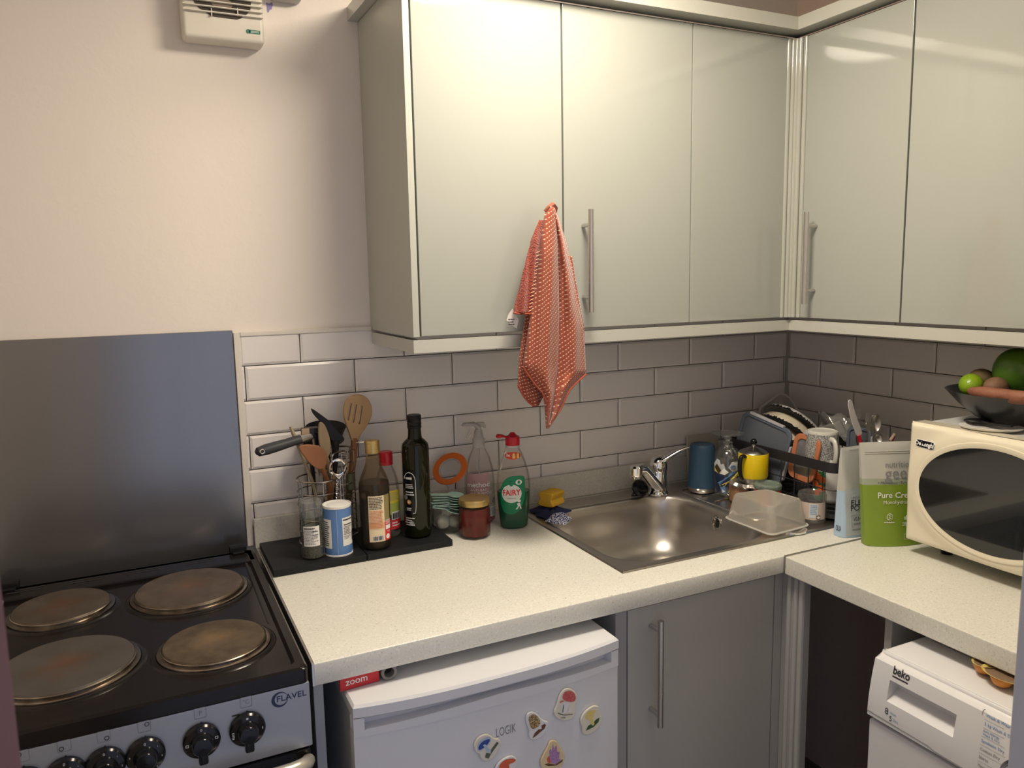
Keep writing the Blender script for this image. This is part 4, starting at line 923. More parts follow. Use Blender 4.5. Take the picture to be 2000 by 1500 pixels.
g = G(film('pink_print', (.80, .52, .54), .45, .3, .2)); g.patch(-.034, .016, .028, .125, of(.0008), 16); g.m(M_inkW).text('method', .0155, fn=of(.0016), at=(-.031, .0975), bold=.02); g.text('ANTI-BAC\nALL PURPOSE\nCLEANER', .0078, fn=of(.0016), at=(-.024, .077)); g.m(M_inkR); 
g.m(M_whiteL).flat([[(.020, .055), (.030, .065), (.040, .055), (.030, .045)]], fn=of(.0014)); g.m(M_ink).flat([[(.022, .055), (.030, .063), (.038, .055), (.030, .047)], [(.0236, .055), (.030, .0614), (.0364, .055), (.030, .0486)]], fn=of(.0019)); g.text('!', .010, fn=of(.002), at=(.0285, .055), bold=.03)
g.m(M_inkG)
for z_ in (.075, .085, .095): g.flat([circle(.003, 16, .024, z_), circle(.0024, 16, .024, z_)], fn=of(.0014))
g.m(M_whiteL).patch(.018, .040, .018, .042, of(.0014), 8); g.m(M_inkG).lines(.02, .038, .02, .04, 6, of(.002), .5); g.out('label', t)
# green washing-up liquid
x, y = -1.004, -.158; t = placed('washing_up_liquid', 'clear bottle of green washing-up liquid with open red flip cap', 'bottle', x, y, .9105)
wa = facing(x, y)*.75
def fw(z):   # half width of the shaped bottle
    return interp([(0, .026), (.004, .0325), (.03, .0350), (.07, .0390), (.10, .0400), (.13, .0370), (.155, .030), (.175, .0225), (.188, .0165), (.200, .0150), (.21, .0145)], z)[0]
g = G(M_pet); zs = [.0008, .004, .015, .03, .05, .07, .085, .10, .115, .13, .143, .155, .165, .175, .182, .188, .195, .2]
loft(g, [(1, z) for z in zs], 48, lambda r, z, n: [(fw(z)*math.cos(2*PI*i/n), (fw(z)*.68 if z < .15 else fw(z)*(.68+.32*min(1, (z-.15)/.04)))*math.sin(2*PI*i/n), z) for i in range(n)]); o = g.out('bottle_body', t); o.rotation_euler = (0, 0, wa)
g = G(mat('green_liquid', (.002, .085, .034), .12)); zz = [.003, .006, .015, .03, .05, .07, .088]; LF = lambda r, z, n: [(fw(z)*.962*math.cos(2*PI*i/n), fw(z)*.655*math.sin(2*PI*i/n), z) for i in range(n)]
loft(g, [(1, z) for z in zz], 48, LF); g.add(LF(1, .088, 48), [list(range(48))]); o = g.out('green_liquid', t); o.rotation_euler = (0, 0, wa)
g = G(M_red); g.lathe([(.0150, .196), (.0168, .1965), (.0168, .214), (.0155, .2165), (.0115, .2175), (.009, .220), (.006, .2235), (.004, .2255), (0, .2255)]); g.tube([(-.014, 0, .2155), (-.022, -.004, .2185), (-.030, -.007, .2215), (-.040, -.010, .2225), (-.0435, -.011, .2215)], [.0045, .0040, .0062, .0085, .0060], 12, flat=.6); g.m(film('cap_base', (.9, .9, .9), .3)).lathe([(.015, .190), (.0165, .192), (.0165, .196)]); g.out('flip_cap', t)
def ff(eps):
    def f(u, v):
        W_ = fw(max(0, min(.2, v))); th = u/(W_*.92); D_ = W_*.68 if v < .15 else W_*(.68+.32*min(1, (v-.15)/.04)); X_ = (W_+eps)*math.sin(th); Y_ = -(D_+eps)*math.cos(th)
        return Vector((X_*math.cos(wa)-Y_*math.sin(wa), X_*math.sin(wa)+Y_*math.cos(wa), v))
    return f
lab = smooth_loop([(-.031, .048), (-.034, .085), (-.031, .105), (-.020, .122), (-.005, .129), (.022, .128), (.024, .118), (.024, .080), (.018, .058), (.005, .040), (-.015, .036)], 2)
def fan_patch(g, loop, fn, nr=8):
    cx_ = sum(p[0] for p in loop)/len(loop); cy_ = sum(p[1] for p in loop)/len(loop); n = len(loop)
    vs = [fn(cx_, cy_)]+[fn(cx_+(p[0]-cx_)*k/nr, cy_+(p[1]-cy_)*k/nr) for k in range(1, nr+1) for p in loop]
    fs = [[0, 1+i, 1+(i+1) % n] for i in range(n)]+[[1+(k-1)*n+i, 1+k*n+i, 1+k*n+(i+1) % n, 1+(k-1)*n+(i+1) % n] for k in range(1, nr) for i in range(n)]
    return g.add(vs, fs)
g = G(mat('label_green', (.004, .20, .085), .4)); fan_patch(g, lab, ff(.0009))
g.m(M_inkW); fan_patch(g, [(p[0]-.007, p[1]+.087) for p in circle(.0215, 32)], ff(.0016)); g.m(mat('label_pale', (.68, .70, .66), .4)); fan_patch(g, [(p[0]-.007, p[1]+.087) for p in circle(.0200, 32)], ff(.0020))
g.m(M_inkR).text('FAIRY', .0185, fn=ff(.0026), at=(-.0072, .0895), align='CENTER', sx=.78, bold=.028, rot=.04)
g.m(M_inkG).text('ORIGINAL', .0042, fn=ff(.0026), at=(-.007, .0765), align='CENTER')
g.m(MATS['label_green']); dr_ = [(0, .008), (.0035, .001), (.0036, -.003), (0, -.006), (-.0036, -.003), (-.0035, .001)]
fan_patch(g, smooth_loop([(u-.007, v+.110) for u, v in dr_], 1), ff(.0024), 3); g.m(M_inkW); fan_patch(g, [(p[0]+.0085, p[1]+.114) for p in circle(.0068, 24, ry=.006)], ff(.0024), 3); g.m(MATS['label_green']); fan_patch(g, smooth_loop([(u*.8+.0085, v*.7+.114) for u, v in dr_], 1), ff(.003), 3)
# small plain white figure mark under the roundel
g.m(M_inkW)
for lp_ in ([(p[0]+.0085, p[1]+.0695) for p in circle(.0036, 16)], [(.004, .064), (.010, .065), (.012, .058), (.006, .056)], [(.006, .057), (.0085, .057), (.004, .049), (.001, .050)], [(.009, .057), (.0115, .057), (.014, .051), (.011, .050)]): fan_patch(g, lp_, ff(.0022), 2)
g.out('label', t, sharp=60)
g = G(mat('sticker_red', (.66, .06, .02), .4)); fan_patch(g, [(p[0]-.002, p[1]+.1745) for p in circle(.0185, 28, ry=.0085)], ff(.0009), 5); g.m(mat('sticker_yellow', (.80, .55, .14), .4))
for cx_ in (.000, .0085): fan_patch(g, [(cx_-.0028, .1685), (cx_+.0028, .1685), (cx_+.0028, .1775), (cx_, .1815), (cx_-.0028, .1775)], ff(.0018), 2)
g.m(M_inkW).text('3x', .009, fn=ff(.0018), at=(-.0165, .1755), bold=.03); g.out('sticker', t, sharp=60)

# ------------------------------------------------------------ utensil holder (two wire cylinders)
uh = placed('utensil_holder', 'twin wire utensil holder full of cooking tools on the tray', 'utensil holder', -1.405, -.075, TZ)
hA = (-1.435, -.080, .047, 1.068); hB = (-1.385, -.052, .036, 1.118)
for (x, y, r, zt), nr in ((hA, 6), (hB, 9)):
    g = G(mat('wire_steel', (.46, .42, .38), .25, 1.0))
    for k in range(nr): z = TZ+.003+(zt-TZ-.003)*k/(nr-1); g.ring((x, y, z), r, .0013 if 0 < k < nr-1 else .0019, 32)
    for k in range(6): A = 2*PI*k/6+.5; g.tube([(x+r*.2*math.cos(A), y+r*.2*math.sin(A), TZ+.003), (x+r*math.cos(A), y+r*math.sin(A), TZ+.003), (x+r*math.cos(A), y+r*math.sin(A), zt)], .0015, 6)
    g.out('wire_cylinder', uh, world=True)
g = G(MATS['wire_steel']); g.tube(smooth_loop([PY(648, 935, -.118), PY(648, 905, -.118), PY(649, 888, -.115), PY(660, 882, -.10), PY(673, 880, -.085)], 2, False), .0019, 8); g.tube([PY(679, 880, -.09), PY(677, 905, -.09), PY(673, 935, -.09)], .0016, 8); g.out('wire_arch', uh, world=True)
def blade(g, pix, y, th=.006, dy=0, holes=(), M=None):
    """outline read from the photo laid on a plane at depth y, cut to real thickness"""
    lo = [[(p.x, p.z) for p in (PY(a_, b_, y) for a_, b_ in lp)] for lp in [pix]+list(holes)]
    return g.flat(lo, th, min(.002, th*.35), frame((0, y, 0)))
U = 'kitchen tools standing in the wire holder'
def tool(g, name, label, parts=()):
    o = g.out(name); return tag(o, label, 'kitchen utensil', U)
# slotted wooden spoon
st = thing('slotted_spoon', 'wooden slotted spoon, tallest of the tools in the wire holder', 'kitchen utensil', (-1.372, -.062, TZ+.03), group=U)
out_ = smooth_loop([(699, 769), (716, 775), (726, 792), (726, 812), (716, 832), (702, 850), (697, 862), (686, 862), (683, 850), (676, 832), (670, 810), (672, 788), (682, 774)], 2)
sl = [[(683, 787), (686.5, 787.5), (680, 821), (676.5, 820)], [(693, 790), (696.5, 790), (690.5, 825), (687, 825)], [(704, 793), (707.5, 793), (702, 828), (698.5, 827)]]
g = G(M_wood); blade(g, out_, -.066, .011, holes=sl); g.out('spoon_head', st, world=True)
g = G(M_woodD); g.tube([PY(692, 855, -.066), PY(691, 885, -.064), PY(686, 930, -.060), (-1.378, -.058, TZ+.02)], [.0075, .0078, .0078, .007], 12); g.out('handle', st, world=True)
g = G(M_chrome); g.box(-.006, .012, -.003, .003, -.0015, .0015, .0006, M=T(*PY(700, 864, -.085))); g.out('handle_clip', st, world=True)
# brown wooden spatula in front
g = G(M_woodD); blade(g, smooth_loop([(581, 873), (592, 868), (610, 868), (626, 872), (636, 882), (640, 895), (637, 908), (633, 918), (618, 916), (604, 905), (592, 890)], 2), -.118, .006); g.tube([PY(628, 912, -.118), PY(645, 950, -.100), (-1.420, -.075, TZ+.012)], [.007, .006, .006], 12, flat=.7)
tool(g, 'wooden_spatula', 'reddish wooden spatula leaning forward out of the holder')
g = G(mat('ash_wood', (.36, .30, .20), .6)); g.tube([PY(567, 833, -.085), PY(572, 845, -.086), PY(590, 890, -.09), PY(612, 945, -.09), (-1.43, -.085, TZ+.012)], [.0045, .0068, .0062, .006, .006], 14, flat=.6)
tool(g, 'wooden_paddle', 'pale wooden paddle end leaning left out of the holder')
g = G(M_woodG)
blade(g, smooth_loop([(624, 823), (632, 826), (640, 842), (645, 860), (646, 878), (642, 892), (634, 896), (626, 884), (622, 862), (621, 836)], 2), -.104, .008); g.tube([PY(636, 893, -.104), PY(650, 935, -.095), (-1.425, -.078, TZ+.012)], [.006, .006, .006], 12)
tool(g, 'wooden_spoon', 'grey-brown wooden spoon seen edge-on in the middle of the holder')
g = G(M_black); blade(g, smooth_loop([(606, 797), (612, 799), (630, 812), (646, 824), (655, 837), (666, 848), (674, 858), (667, 866), (657, 869), (648, 862), (640, 846), (628, 826), (612, 810)], 1), -.095, .004)
g.tube([PY(655, 860, -.094), PY(655, 900, -.09), PY(650, 950, -.085), (-1.40, -.065, TZ+.012)], [.009, .0062, .006, .006], 12); tool(g, 'black_spatula', 'black plastic fish slice with a pointed blade in the holder')
g = G(M_black); F_ = frame(PY(635, 846, -.055), (1, 0, -.03), (0, .3, 1)); g.lathe([(0, -.03), (.022, -.027), (.036, -.012), (.043, .008), (.0445, .010), (.043, .0115), (.034, -.009), (.02, -.022), (0, -.025)], frame(PY(636, 842, -.050), (1, 0, 0), (0, 1, .15)), 32)
g.tube([PY(636, 860, -.05), PY(643, 910, -.06), (-1.405, -.07, TZ+.012)], .005, 10); tool(g, 'black_ladle', 'black plastic ladle at the back of the holder')
bh = thing('black_handled_tool', 'steel tool with thick black rubber handle sticking out left of the holder', 'kitchen utensil', (-1.44, -.09, 1.05), group=U)
g = G(mat('rubber_grip', (.030, .032, .036), .55)); hp_ = [PY(500, 885, -.122), PY(504, 883, -.121), PY(520, 878, -.118), PY(540, 872, -.114), PY(560, 866, -.110), PY(575, 861, -.107), PY(587, 858, -.105)]
g.tube(hp_, [.006, .0125, .0150, .0145, .0132, .0130, .0125], 18, flat=.75); g.out('rubber_grip', bh, world=True)
g = G(M_chrome); c_ = PY(512, 882, -.133); g.ring((0, 0, 0), .0042, .0012, 20, M=frame(tuple(c_), (1, 0, 0), (0, 0, 1))); g.out('hanging_eye', bh, world=True)
g = G(M_steel); g.tube([PY(585, 859, -.105), PY(597, 856, -.1), PY(606, 853, -.095)], [.0118, .0105, .0095], 16, flat=.75); g.tube([PY(606, 853, -.095), PY(612, 856, -.09), PY(616, 880, -.09), PY(622, 930, -.09)], .004, 8); g.out('steel_neck', bh, world=True)
g = G(mat('dark_plastic', (.02, .016, .016), .4)); p = PY(604, 846, -.07); g.box(-.016, .02, -.012, .012, -.026, .012, .002, M=T(*p)); g.m(mat('kraft', (.42, .30, .20), .7)); g.box(-.018, -.002, -.014, -.0125, -.006, .0135, .0004, M=T(*p)); g.m(MATS['dark_plastic']); g.tube([p+Vector((0, 0, -.02)), (-1.44, -.07, TZ+.012)], .005, 8)
tool(g, 'plastic_masher', 'dark square-headed tool behind the black-handled one')
bo = thing('corkscrew', 'steel corkscrew with round handle hooked in the front of the holder', 'kitchen utensil', tuple(PY(660, 912, -.128)), group=U)
F_ = frame(PY(660, 913, -.130), (1, 0, 0), (0, 0, 1)); g = G(M_chrome); g.ring((0, 0, 0), .0165, .0034, 32, M=F_); g.tube([PY(650, 925, -.13), PY(660, 934, -.13), PY(670, 924, -.13)], [.005, .009, .005], 10, flat=.5); g.out('ring_handle', bo, world=True)
g = G(M_chrome); a_, b2_ = PY(660, 935, -.13), PY(657, 988, -.124); g.tube([a_+(b2_-a_)*(i/60)+Vector((.0028*math.cos(i*.7), .0028*math.sin(i*.7), 0)) for i in range(61)], .0013, 6); g.out('screw', bo, world=True)
g = G(M_blackG); g.tube([PY(640, 925, -.125), PY(636, 905, -.125), PY(643, 900, -.12)], [.002, .005, .003], 8, flat=.5)
g = G(mat('olive_plastic', (.10, .10, .06), .3)); g.tube([PY(684, 925, -.07), PY(684, 955, -.072)], [.009, .0105], 12); g.tube([PY(684, 955, -.072), (-1.379, -.06, TZ+.006)], .004, 8); tool(g, 'bottle_scraper', 'short dark handle down inside the right wire cylinder')

# ------------------------------------------------------------ draining board things
def PD(px, py, c): v = ray(px, py); return CAM + v*((c-CAM.x-CAM.y)/(v.x+v.y))
SZ = .9155
t = thing('chopping_board', 'pale board leaning on the wall behind the blue tumbler', 'board', (-.33, -.03, SZ))
g = G(mat('pale_board', (.52, .49, .42), .5)); g.box(-.062, .05, -.004, .004, 0, .122, .002, M=Matrix.Rotation(-.08, 4, 'X')); g.out('board_panel', t)
x, y = -.436, -.142; t = placed('travel_tumbler', 'dark blue upturned tumbler with steel band beside the tap', 'tumbler', x, y, SZ)
G(mat('tumbler_blue', (.028, .070, .125), .45, bump=(900, .15))).lathe([(.0375, .0125), (.0372, .02), (.0330, .112), (.0320, .122), (.0295, .1265), (.024, .1275), (.0215, .1262), (0, .1262)], n=48).out('tumbler_body', t)
G(M_steel).lathe([(.030, 0), (.0345, 0), (.0350, .002), (.0355, .0120), (.0372, .0128)], n=48).out('steel_band', t)
# upturned printed glass
x, y = -.398, -.197; a = facing(x, y); t = placed('stemmed_glass', 'upturned stemmed glass printed with navy and yellow shapes', 'glass', x, y, SZ)
G(film('thick_glass', (.90, .92, .92), .05, .05, .62)).lathe([(.031, 0), (.033, .002), (.0375, .05), (.0385, .085), (.034, .108), (.022, .122), (.0145, .128), (.0125, .133), (.0135, .137), (.010, .141), (.0095, .152), (.0115, .156), (.020, .1585), (.0405, .1600), (.0410, .1615), (.020, .161), (0, .1605)], n=48).out('glass_body', t)
def gw(v): return interp([(0, .033), (.002, .0335), (.05, .0378), (.085, .0389), (.108, .0345)], v)[0]
def gfn(eps): return lambda u, v: Vector(((gw(v)+eps)*math.sin(a+u/.0378), -(gw(v)+eps)*math.cos(a+u/.0378), v))
NV, YL, LBL, GRY = mat('glass_navy', (.008, .02, .06), .4), mat('glass_yellow', (.72, .62, .10), .4), mat('glass_blue', (.10, .22, .42), .4), mat('glass_grey', (.48, .50, .52), .5)
g = G(NV)
for m, lp_ in ((GRY, [(-.036, .062), (-.037, .085), (-.030, .098), (-.020, .096), (-.016, .085), (-.009, .088), (-.004, .075), (-.014, .066)]), (GRY, [(.002, .078), (.012, .093), (.036, .094), (.038, .070), (.014, .066)]),
               (NV, [(-.038, .066), (-.018, .056), (-.004, .060), (-.010, .040), (-.030, .035)]), (YL, [(-.036, .070), (-.032, .064), (-.022, .060), (-.030, .080)]), (M_inkW, [(-.022, .061), (-.008, .076), (.004, .066), (-.006, .058)]),
               (NV, [(-.032, .034), (.002, .058), (.036, .060), (.036, .006), (-.030, .006)]), (LBL, [(-.026, .034), (.016, .070), (.022, .064), (-.020, .030)]), (YL, [(-.020, .028), (.030, .066), (.034, .058), (-.008, .026)]),
               (LBL, [(-.018, .026), (-.004, .028), (-.002, .008), (-.014, .010)]), (YL, [(.004, .010), (.006, .030), (.020, .018)]), (M_inkW, [(-.012, .010), (-.012, .020), (-.004, .014)]), (LBL, [(.016, .010), (.028, .014), (.032, .034), (.022, .030)])):
    g.m(m); fan_patch(g, lp_, gfn(.0006+.0002*len(g.v)/60), 4)
g.m(mat('brown_black', (.05, .03, .01), .5)); fan_patch(g, [(-.033, .076), (-.026, .086), (-.014, .070), (-.021, .060)], gfn(.0026), 3)
g.m(LBL)
for r in (.0035, .006): g.tube([gfn(.002)(.014+r*math.cos(q*.3), .080+r*.8*math.sin(q*.3)) for q in range(21)], .0007, 5)
g.out('glass_print', t, sharp=70)
# wooden cup, foil saucer, yellow pot
t = placed('wooden_cup', 'small brown wooden cup under the silver saucer', 'cup', -.416, -.262, SZ)
G(mat('cup_wood', (.26, .14, .07), .45, noise=(24, .5, (.36, .21, .11), (1, 1, .2)))).lathe([(0, 0), (.022, 0), (.023, .002), (.0255, .0475), (.0235, .048), (.022, .004), (0, .004)]).out('cup_body', t)
t = placed('foil_saucer', 'crinkled silver saucer between the wooden cup and the yellow pot', 'saucer', -.397, -.276, .9640)
g = G(mat('foil', (.55, .53, .50), .3, .9)); n = 64
vs = [(r*(1+k*.07*math.sin(9*2*PI*i/n)+k*.05*math.sin(5*2*PI*i/n))*math.cos(2*PI*i/n), r*(1+k*.07*math.sin(9*2*PI*i/n))*math.sin(2*PI*i/n), z+k*.002*math.sin(11*2*PI*i/n)) for r, z, k in ((.002, .001, 0), (.036, .001, 0), (.041, .003, .6), (.047, -.002, 1), (.045, -.008, 1)) for i in range(n)]
g.add(vs, [[k*n+i, k*n+(i+1) % n, (k+1)*n+(i+1) % n, (k+1)*n+i] for k in range(4) for i in range(n)]); g.out('saucer_body', t, solid=.0006)
x, y, z0 = -.390, -.283, .9665; t = placed('milk_frother_pot', 'yellow pot with steel lid, black knob and black handle', 'pot', x, y, z0)
M_satin = mat('satin_steel', (.50, .48, .45), .3, 1.0)
G(M_satin).lathe([(0, 0), (.032, 0), (.0335, .002), (.0345, .013), (.036, .0145)]).out('steel_base', t)
G(mat('yellow_enamel', (.82, .60, .01), .28)).lathe([(.0352, .0130), (.0365, .016), (.0372, .072), (.0365, .0745), (.034, .0745)], n=48).out('pot_body', t)
G(M_satin).lathe([(.0352, .0735), (.0358, .0755), (.034, .078), (.022, .084), (.010, .0885), (.005, .091), (.0045, .096), (0, .096)], n=48).out('lid', t)
G(M_blackG).sphere((0, 0, .1025), (.0085, .0085, .008), 20).out('lid_knob', t)
ha = facing(x, y)-.62; hd = Vector((math.sin(ha), -math.cos(ha), 0)); side = Vector((math.cos(ha), math.sin(ha), 0))
g = G(M_black); hpz = smooth_loop([tuple(hd*r+side*s_+Vector((0, 0, z))) for r, s_, z in ((.036, .004, .069), (.046, .002, .074), (.0535, 0, .066), (.055, 0, .045), (.051, 0, .025), (.045, .002, .013))], 2, False)
g.tube(hpz, [.0035+.0022*math.sin(PI*i/(len(hpz)-1)) for i in range(len(hpz))], 12); g.out('handle', t)
g = G(M_chrome); g.sphere(tuple(hd*.039+Vector((0, 0, .070))), .0042, 12); g.out('handle_rivet', t)
# jar with green glassy lid
x, y = -.392, -.337; t = placed('spread_jar', 'upturned jar with pale green glass base behind the plastic tub', 'jar', x, y, SZ)
g = G(mat('red_label', (.38, .06, .03), .5)); g.lathe([(.0318, .006), (.0320, .046)]); g.m(M_whiteL).patch(.012, .026, .008, .044, cyl(.0322, facing(x, y)), 6); g.out('label', t)
G(film('green_glass', (.66, .80, .70), .25, .05, .4)).lathe([(.030, 0), (.0315, .002), (.0315, .046), (.0335, .049), (.0335, .056), (.030, .060), (.024, .0605), (.022, .057), (0, .0565)], n=44).out('glass_jar', t)
x, y = -.382, -.468; a = facing(x, y); t = placed('honey_jar', 'clear empty glass jar with a torn paper label at the rack corner', 'jar', x, y, SZ)
G(film('jar_glass', (.90, .90, .88), .06, .05, .4)).lathe([(.028, 0), (.0305, .002), (.0305, .006), (.0315, .009), (.0315, .052), (.0320, .055), (.0320, .063), (.0305, .067), (.026, .0685), (.024, .066), (0, .0655)], n=44).out('glass_jar', t)
g = G(mat('pink_paper', (.56, .46, .40), .6)); g.patch(-.030, .034, .010, .050, cyl(.0317, a), 14); g.m(mat('pale_paper', (.58, .60, .62), .6)).patch(-.006, .014, .014, .048, cyl(.0317, a, eps=.001), 8); g.m(M_inkB).lines(-.003, .012, .022, .046, 6, cyl(.0317, a, eps=.0015), .4, .8)
g.m(mat('brown_ink', (.12, .09, .05), .6)).patch(.0100, .0190, .012, .021, cyl(.0317, a, eps=.0018), 4); g.m(M_inkW).flat([circle(.0030, 16, .0145, .0165)], fn=cyl(.0317, a, eps=.0025)); g.out('label', t)
# upside-down food tub at the edge of the sink
TC = [(-.548, -.362), (-.545, -.508), (-.4200, -.497), (-.432, -.372)]
cxm, cym = sum(p[0] for p in TC)/4, sum(p[1] for p in TC)/4
t = placed('plastic_tub', 'empty upside-down translucent food tub at the sink corner', 'tub', cxm, cym, .9155)
def tubring(k, z, n=4):
    P = [Vector((cxm+(x-cxm)*k, cym+(y-cym)*k)) for x, y in TC]; o = []
    rad = .018*k
    for i in range(4):
        b_, a_, c_ = P[i], P[i-1], P[(i+1) % 4]; da = (a_-b_).normalized(); dc = (c_-b_).normalized()
        p0, p2 = b_+da*rad, b_+dc*rad
        for j in range(n+1): s_ = j/n; q = p0*(1-s_)**2+b_*2*s_*(1-s_)+p2*s_*s_; o.append((q.x-cxm, q.y-cym, z))
    return o
M_tub = film('milky_plastic', (.90, .87, .80), .32, .15, .3)
rs = [tubring(1.045, .0), tubring(1.05, .004), tubring(1.0, .0052), tubring(.985, .009), tubring(.86, .058), tubring(.82, .0625), tubring(.80, .0615), tubring(.01, .0605)]
n = len(rs[0]); g = G(M_tub); g.add([p for r in rs for p in r], [[k*n+i, k*n+(i+1) % n, (k+1)*n+(i+1) % n, (k+1)*n+i] for k in range(len(rs)-1) for i in range(n)]); g.out('tub_body', t, sharp=25)
g = G(film('milky_rim', (.85, .84, .78), .65, .2)); g.tube(tubring(1.05, .003), .0018, 6, True); g.out('tub_rim', t)

# dish rack
RX0, RX1, RY0, RY1 = -.346, -.085, -.500, -.125
t = thing('dish_rack', 'black wire dish rack in the corner full of washing-up', 'dish rack', ((RX0+RX1)/2, (RY0+RY1)/2, SZ))
M_rk = mat('rack_black', (.020, .018, .022), .5)
g = G(M_rk); cx_, cy_ = (RX0+RX1)/2, (RY0+RY1)/2
ro = rrect(RX1-RX0, RY1-RY0, .03, 6, cx_, cy_); ri = rrect(RX1-RX0-.005, RY1-RY0-.005, .0275, 6, cx_, cy_); n = len(ro)
g.add([(x, y, z) for r, z in ((ro, 1.026), (ro, 1.050), (ri, 1.050), (ri, 1.026)) for x, y in r], [[k*n+i, k*n+(i+1) % n, ((k+1) % 4)*n+(i+1) % n, ((k+1) % 4)*n+i] for k in range(4) for i in range(n)])
g.out('rim_band', t, world=True, sharp=50)
g = G(M_rk)
for z in (.985, .937): g.tube([(x, y, z) for x, y in ro], .0013, 6, True)
k = 8
for i in range(k): y = RY0+.035+(RY1-RY0-.07)*i/(k-1); g.tube([(RX0, y, 1.028), (RX0, y,   .937), (RX1, y, .937), (RX1, y, 1.028)], .0018, 6)
for i in range(6): x = RX0+.03+(RX1-RX0-.06)*i/5; g.tube([(x, RY0, 1.028), (x, RY0, .937), (x, RY1, .937), (x, RY1, 1.028)], .0018, 6)
g.out('wire_basket', t, world=True)
g = G(mat('drip_tray', (.03, .03, .032), .35)); tr0 = rrect(RX1-RX0+.012, RY1-RY0+.012, .03, 6, cx_, cy_); tr1 = rrect(RX1-RX0-.01, RY1-RY0-.01, .03, 6, cx_, cy_)
g.add([(x, y, z) for r, z in ((tr1, .9165), (tr0, .9200), (tr0, .9290), (tr1, .9280), (tr1, .9190)) for x, y in r], [[k*n+i, k*n+(i+1) % n, (k+1)*n+(i+1) % n, (k+1)*n+i] for k in range(4) for i in range(n)]+[[i for i in range(n)][::-1], [4*n+i for i in range(n)]]); g.out('drip_tray', t, world=True)
def lid_panel(name, label, cat, fr_, w_, h_, rad, rim, rmat, pmat, group=None, clips=(), depth=.006, parts=True):
    """a rounded rectangular container lid in the frame fr_ (x right, y up, z towards the viewer)"""
    o = fr_.to_translation(); t = thing(name, label, cat, tuple(o), group=group)
    g = G(rmat); g.flat([rrect(w_, h_, rad, 6), rrect(w_-2*rim, h_-2*rim, max(rad-rim*.6, .004), 6)], depth, .0012, fr_); g.out('lid_rim', t, world=True)
    g = G(pmat); g.flat([rrect(w_-2*rim+.001, h_-2*rim+.001, max(rad-rim*.6, .004), 6)], .0012, 0, fr_ @ T(0, 0, -.001)); g.out('lid_panel', t, world=True)
    if clips:
        for (x0, y0, x1, y1) in clips: g = G(mat('clip_lilac', (.44, .43, .46), .4)); g.box(x0, x1, y0, y1, -.004, .0055, .0015, M=fr_); g.out('clip', t, world=True)
    return t
# large blue-grey clip lid leaning at the front of the rack
A_, B_, C_ = PX(1431, 808, -.330), PX(1514, 846, -.322), PX(1541, 948, -.318)
X_ = (B_-A_); Y_ = Vector((.10, .06, 1)).normalized(); ctr = (A_+PX(1545, 950, -.318))/2
F_ = frame(ctr, X_, Y_)
lid_panel('container_lid', 'large blue-grey clip lid leaning at the front left of the rack', 'lid', F_, (B_-A_).length+.018, .158, .022, .010, mat('lid_blue', (.11, .135, .18), .35), film('smoky_panel', (.26, .29, .34), .5, .12, .3), clips=((-.06, .076, .055, .083), (.088, -.05, .094, .04)))
# bowls with black rims
M_cr = mat('cream_glaze', (.66, .59, .46), .3); M_bk = mat('black_glaze', (.014, .013, .014), .2)
ax = Vector((-.68, .02, -.74)).normalized(); c1_ = PX(1532, 852, -.215)
BOWLS = ((-.040, .084, 'white bowl with ragged black rim, rearmost of the leaning bowls'), (0, .085, 'cream bowl with ragged black rim, in the middle of the leaning bowls'), (.030, .078, 'bowl with ragged black rim, lowest and nearest of the leaning bowls'))
for k, (off, r, lb) in enumerate(BOWLS):
    o = c1_+ax*off; X_ = Vector((0, 1, 0)).cross(ax).normalized(); F_ = frame(o, X_, ax.cross(X_))
    t = thing('dinner_bowl', lb, 'bowl', tuple(o), group='bowls leaning in the rack'); g = G(M_cr); n = 150; vs = []
    prof = [(.001, -.062), (.34, -.062), (.36, -.060), (.62, -.052), (.84, -.036), (.95, -.0165), (.955, -.0145), (.995, -.002), (1., .0), (.985, .0012), (.96, -.004), (.86, -.030), (.6, -.047), (.3, -.052), (.001, -.053)]
    for kk, (rr, zz) in enumerate(prof):
        for i in range(n): j_ = random.uniform(-.0028, .0028) if kk in (5, 6) else 0; A = 2*PI*i/n; vs.append((rr*r*math.cos(A), rr*r*math.sin(A), zz*(.42 if k == 0 else .8)+j_))
    for q in range(len(prof)-1):
        g.m(M_bk if 6 <= q <= 8 else (M_cr if k else mat('white_glaze', (.55, .53, .51), .25)))
        g.f += [[q*n+i, q*n+(i+1) % n, (q+1)*n+(i+1) % n, (q+1)*n+i] for i in range(n)]; g.mi += [g.cur]*n
    g.v = [F_ @ Vector(p) for p in vs]; g.out('bowl_body', t, world=True, sharp=50)
# clear tub standing behind the bowls in the corner
c_ = -.165; P = [PD(1476, 803, c_), PD(1533, 762, c_), PD(1588, 850, c_), PD(1530, 893, c_)]
t = thing('clear_tub', 'empty clear square tub tipped on its corner against the wall corner', 'tub', tuple(P[1]))
nrm = Vector((.7, .7, .12)).normalized()*.035
def roundc(P, k=.18): 
    o = []
    for i in range(4): b_ = P[i]; a_ = P[i-1]; c2 = P[(i+1) % 4]; o += [b_+(a_-b_)*k, b_+(a_-b_)*k*.35+(c2-b_)*k*.35, b_+(c2-b_)*k]
    return o
fr_, bk_ = roundc(P), roundc([p*.86+(P[0]+P[2])/2*.14+nrm for p in P])
g = G(film('tub_clear', (.86, .85, .82), .3, .12, .35)); n = len(fr_); g.add(fr_+bk_, [[i, (i+1) % n, n+(i+1) % n, n+i] for i in range(n)]+[[n+i for i in range(n)]]); g.out('tub_body', t, world=True, sharp=60)
g = G(film('tub_rim_clear', (.80, .80, .76), .75, .2)); g.tube(fr_, .0032, 8, True); g.out('tub_rim', t, world=True)
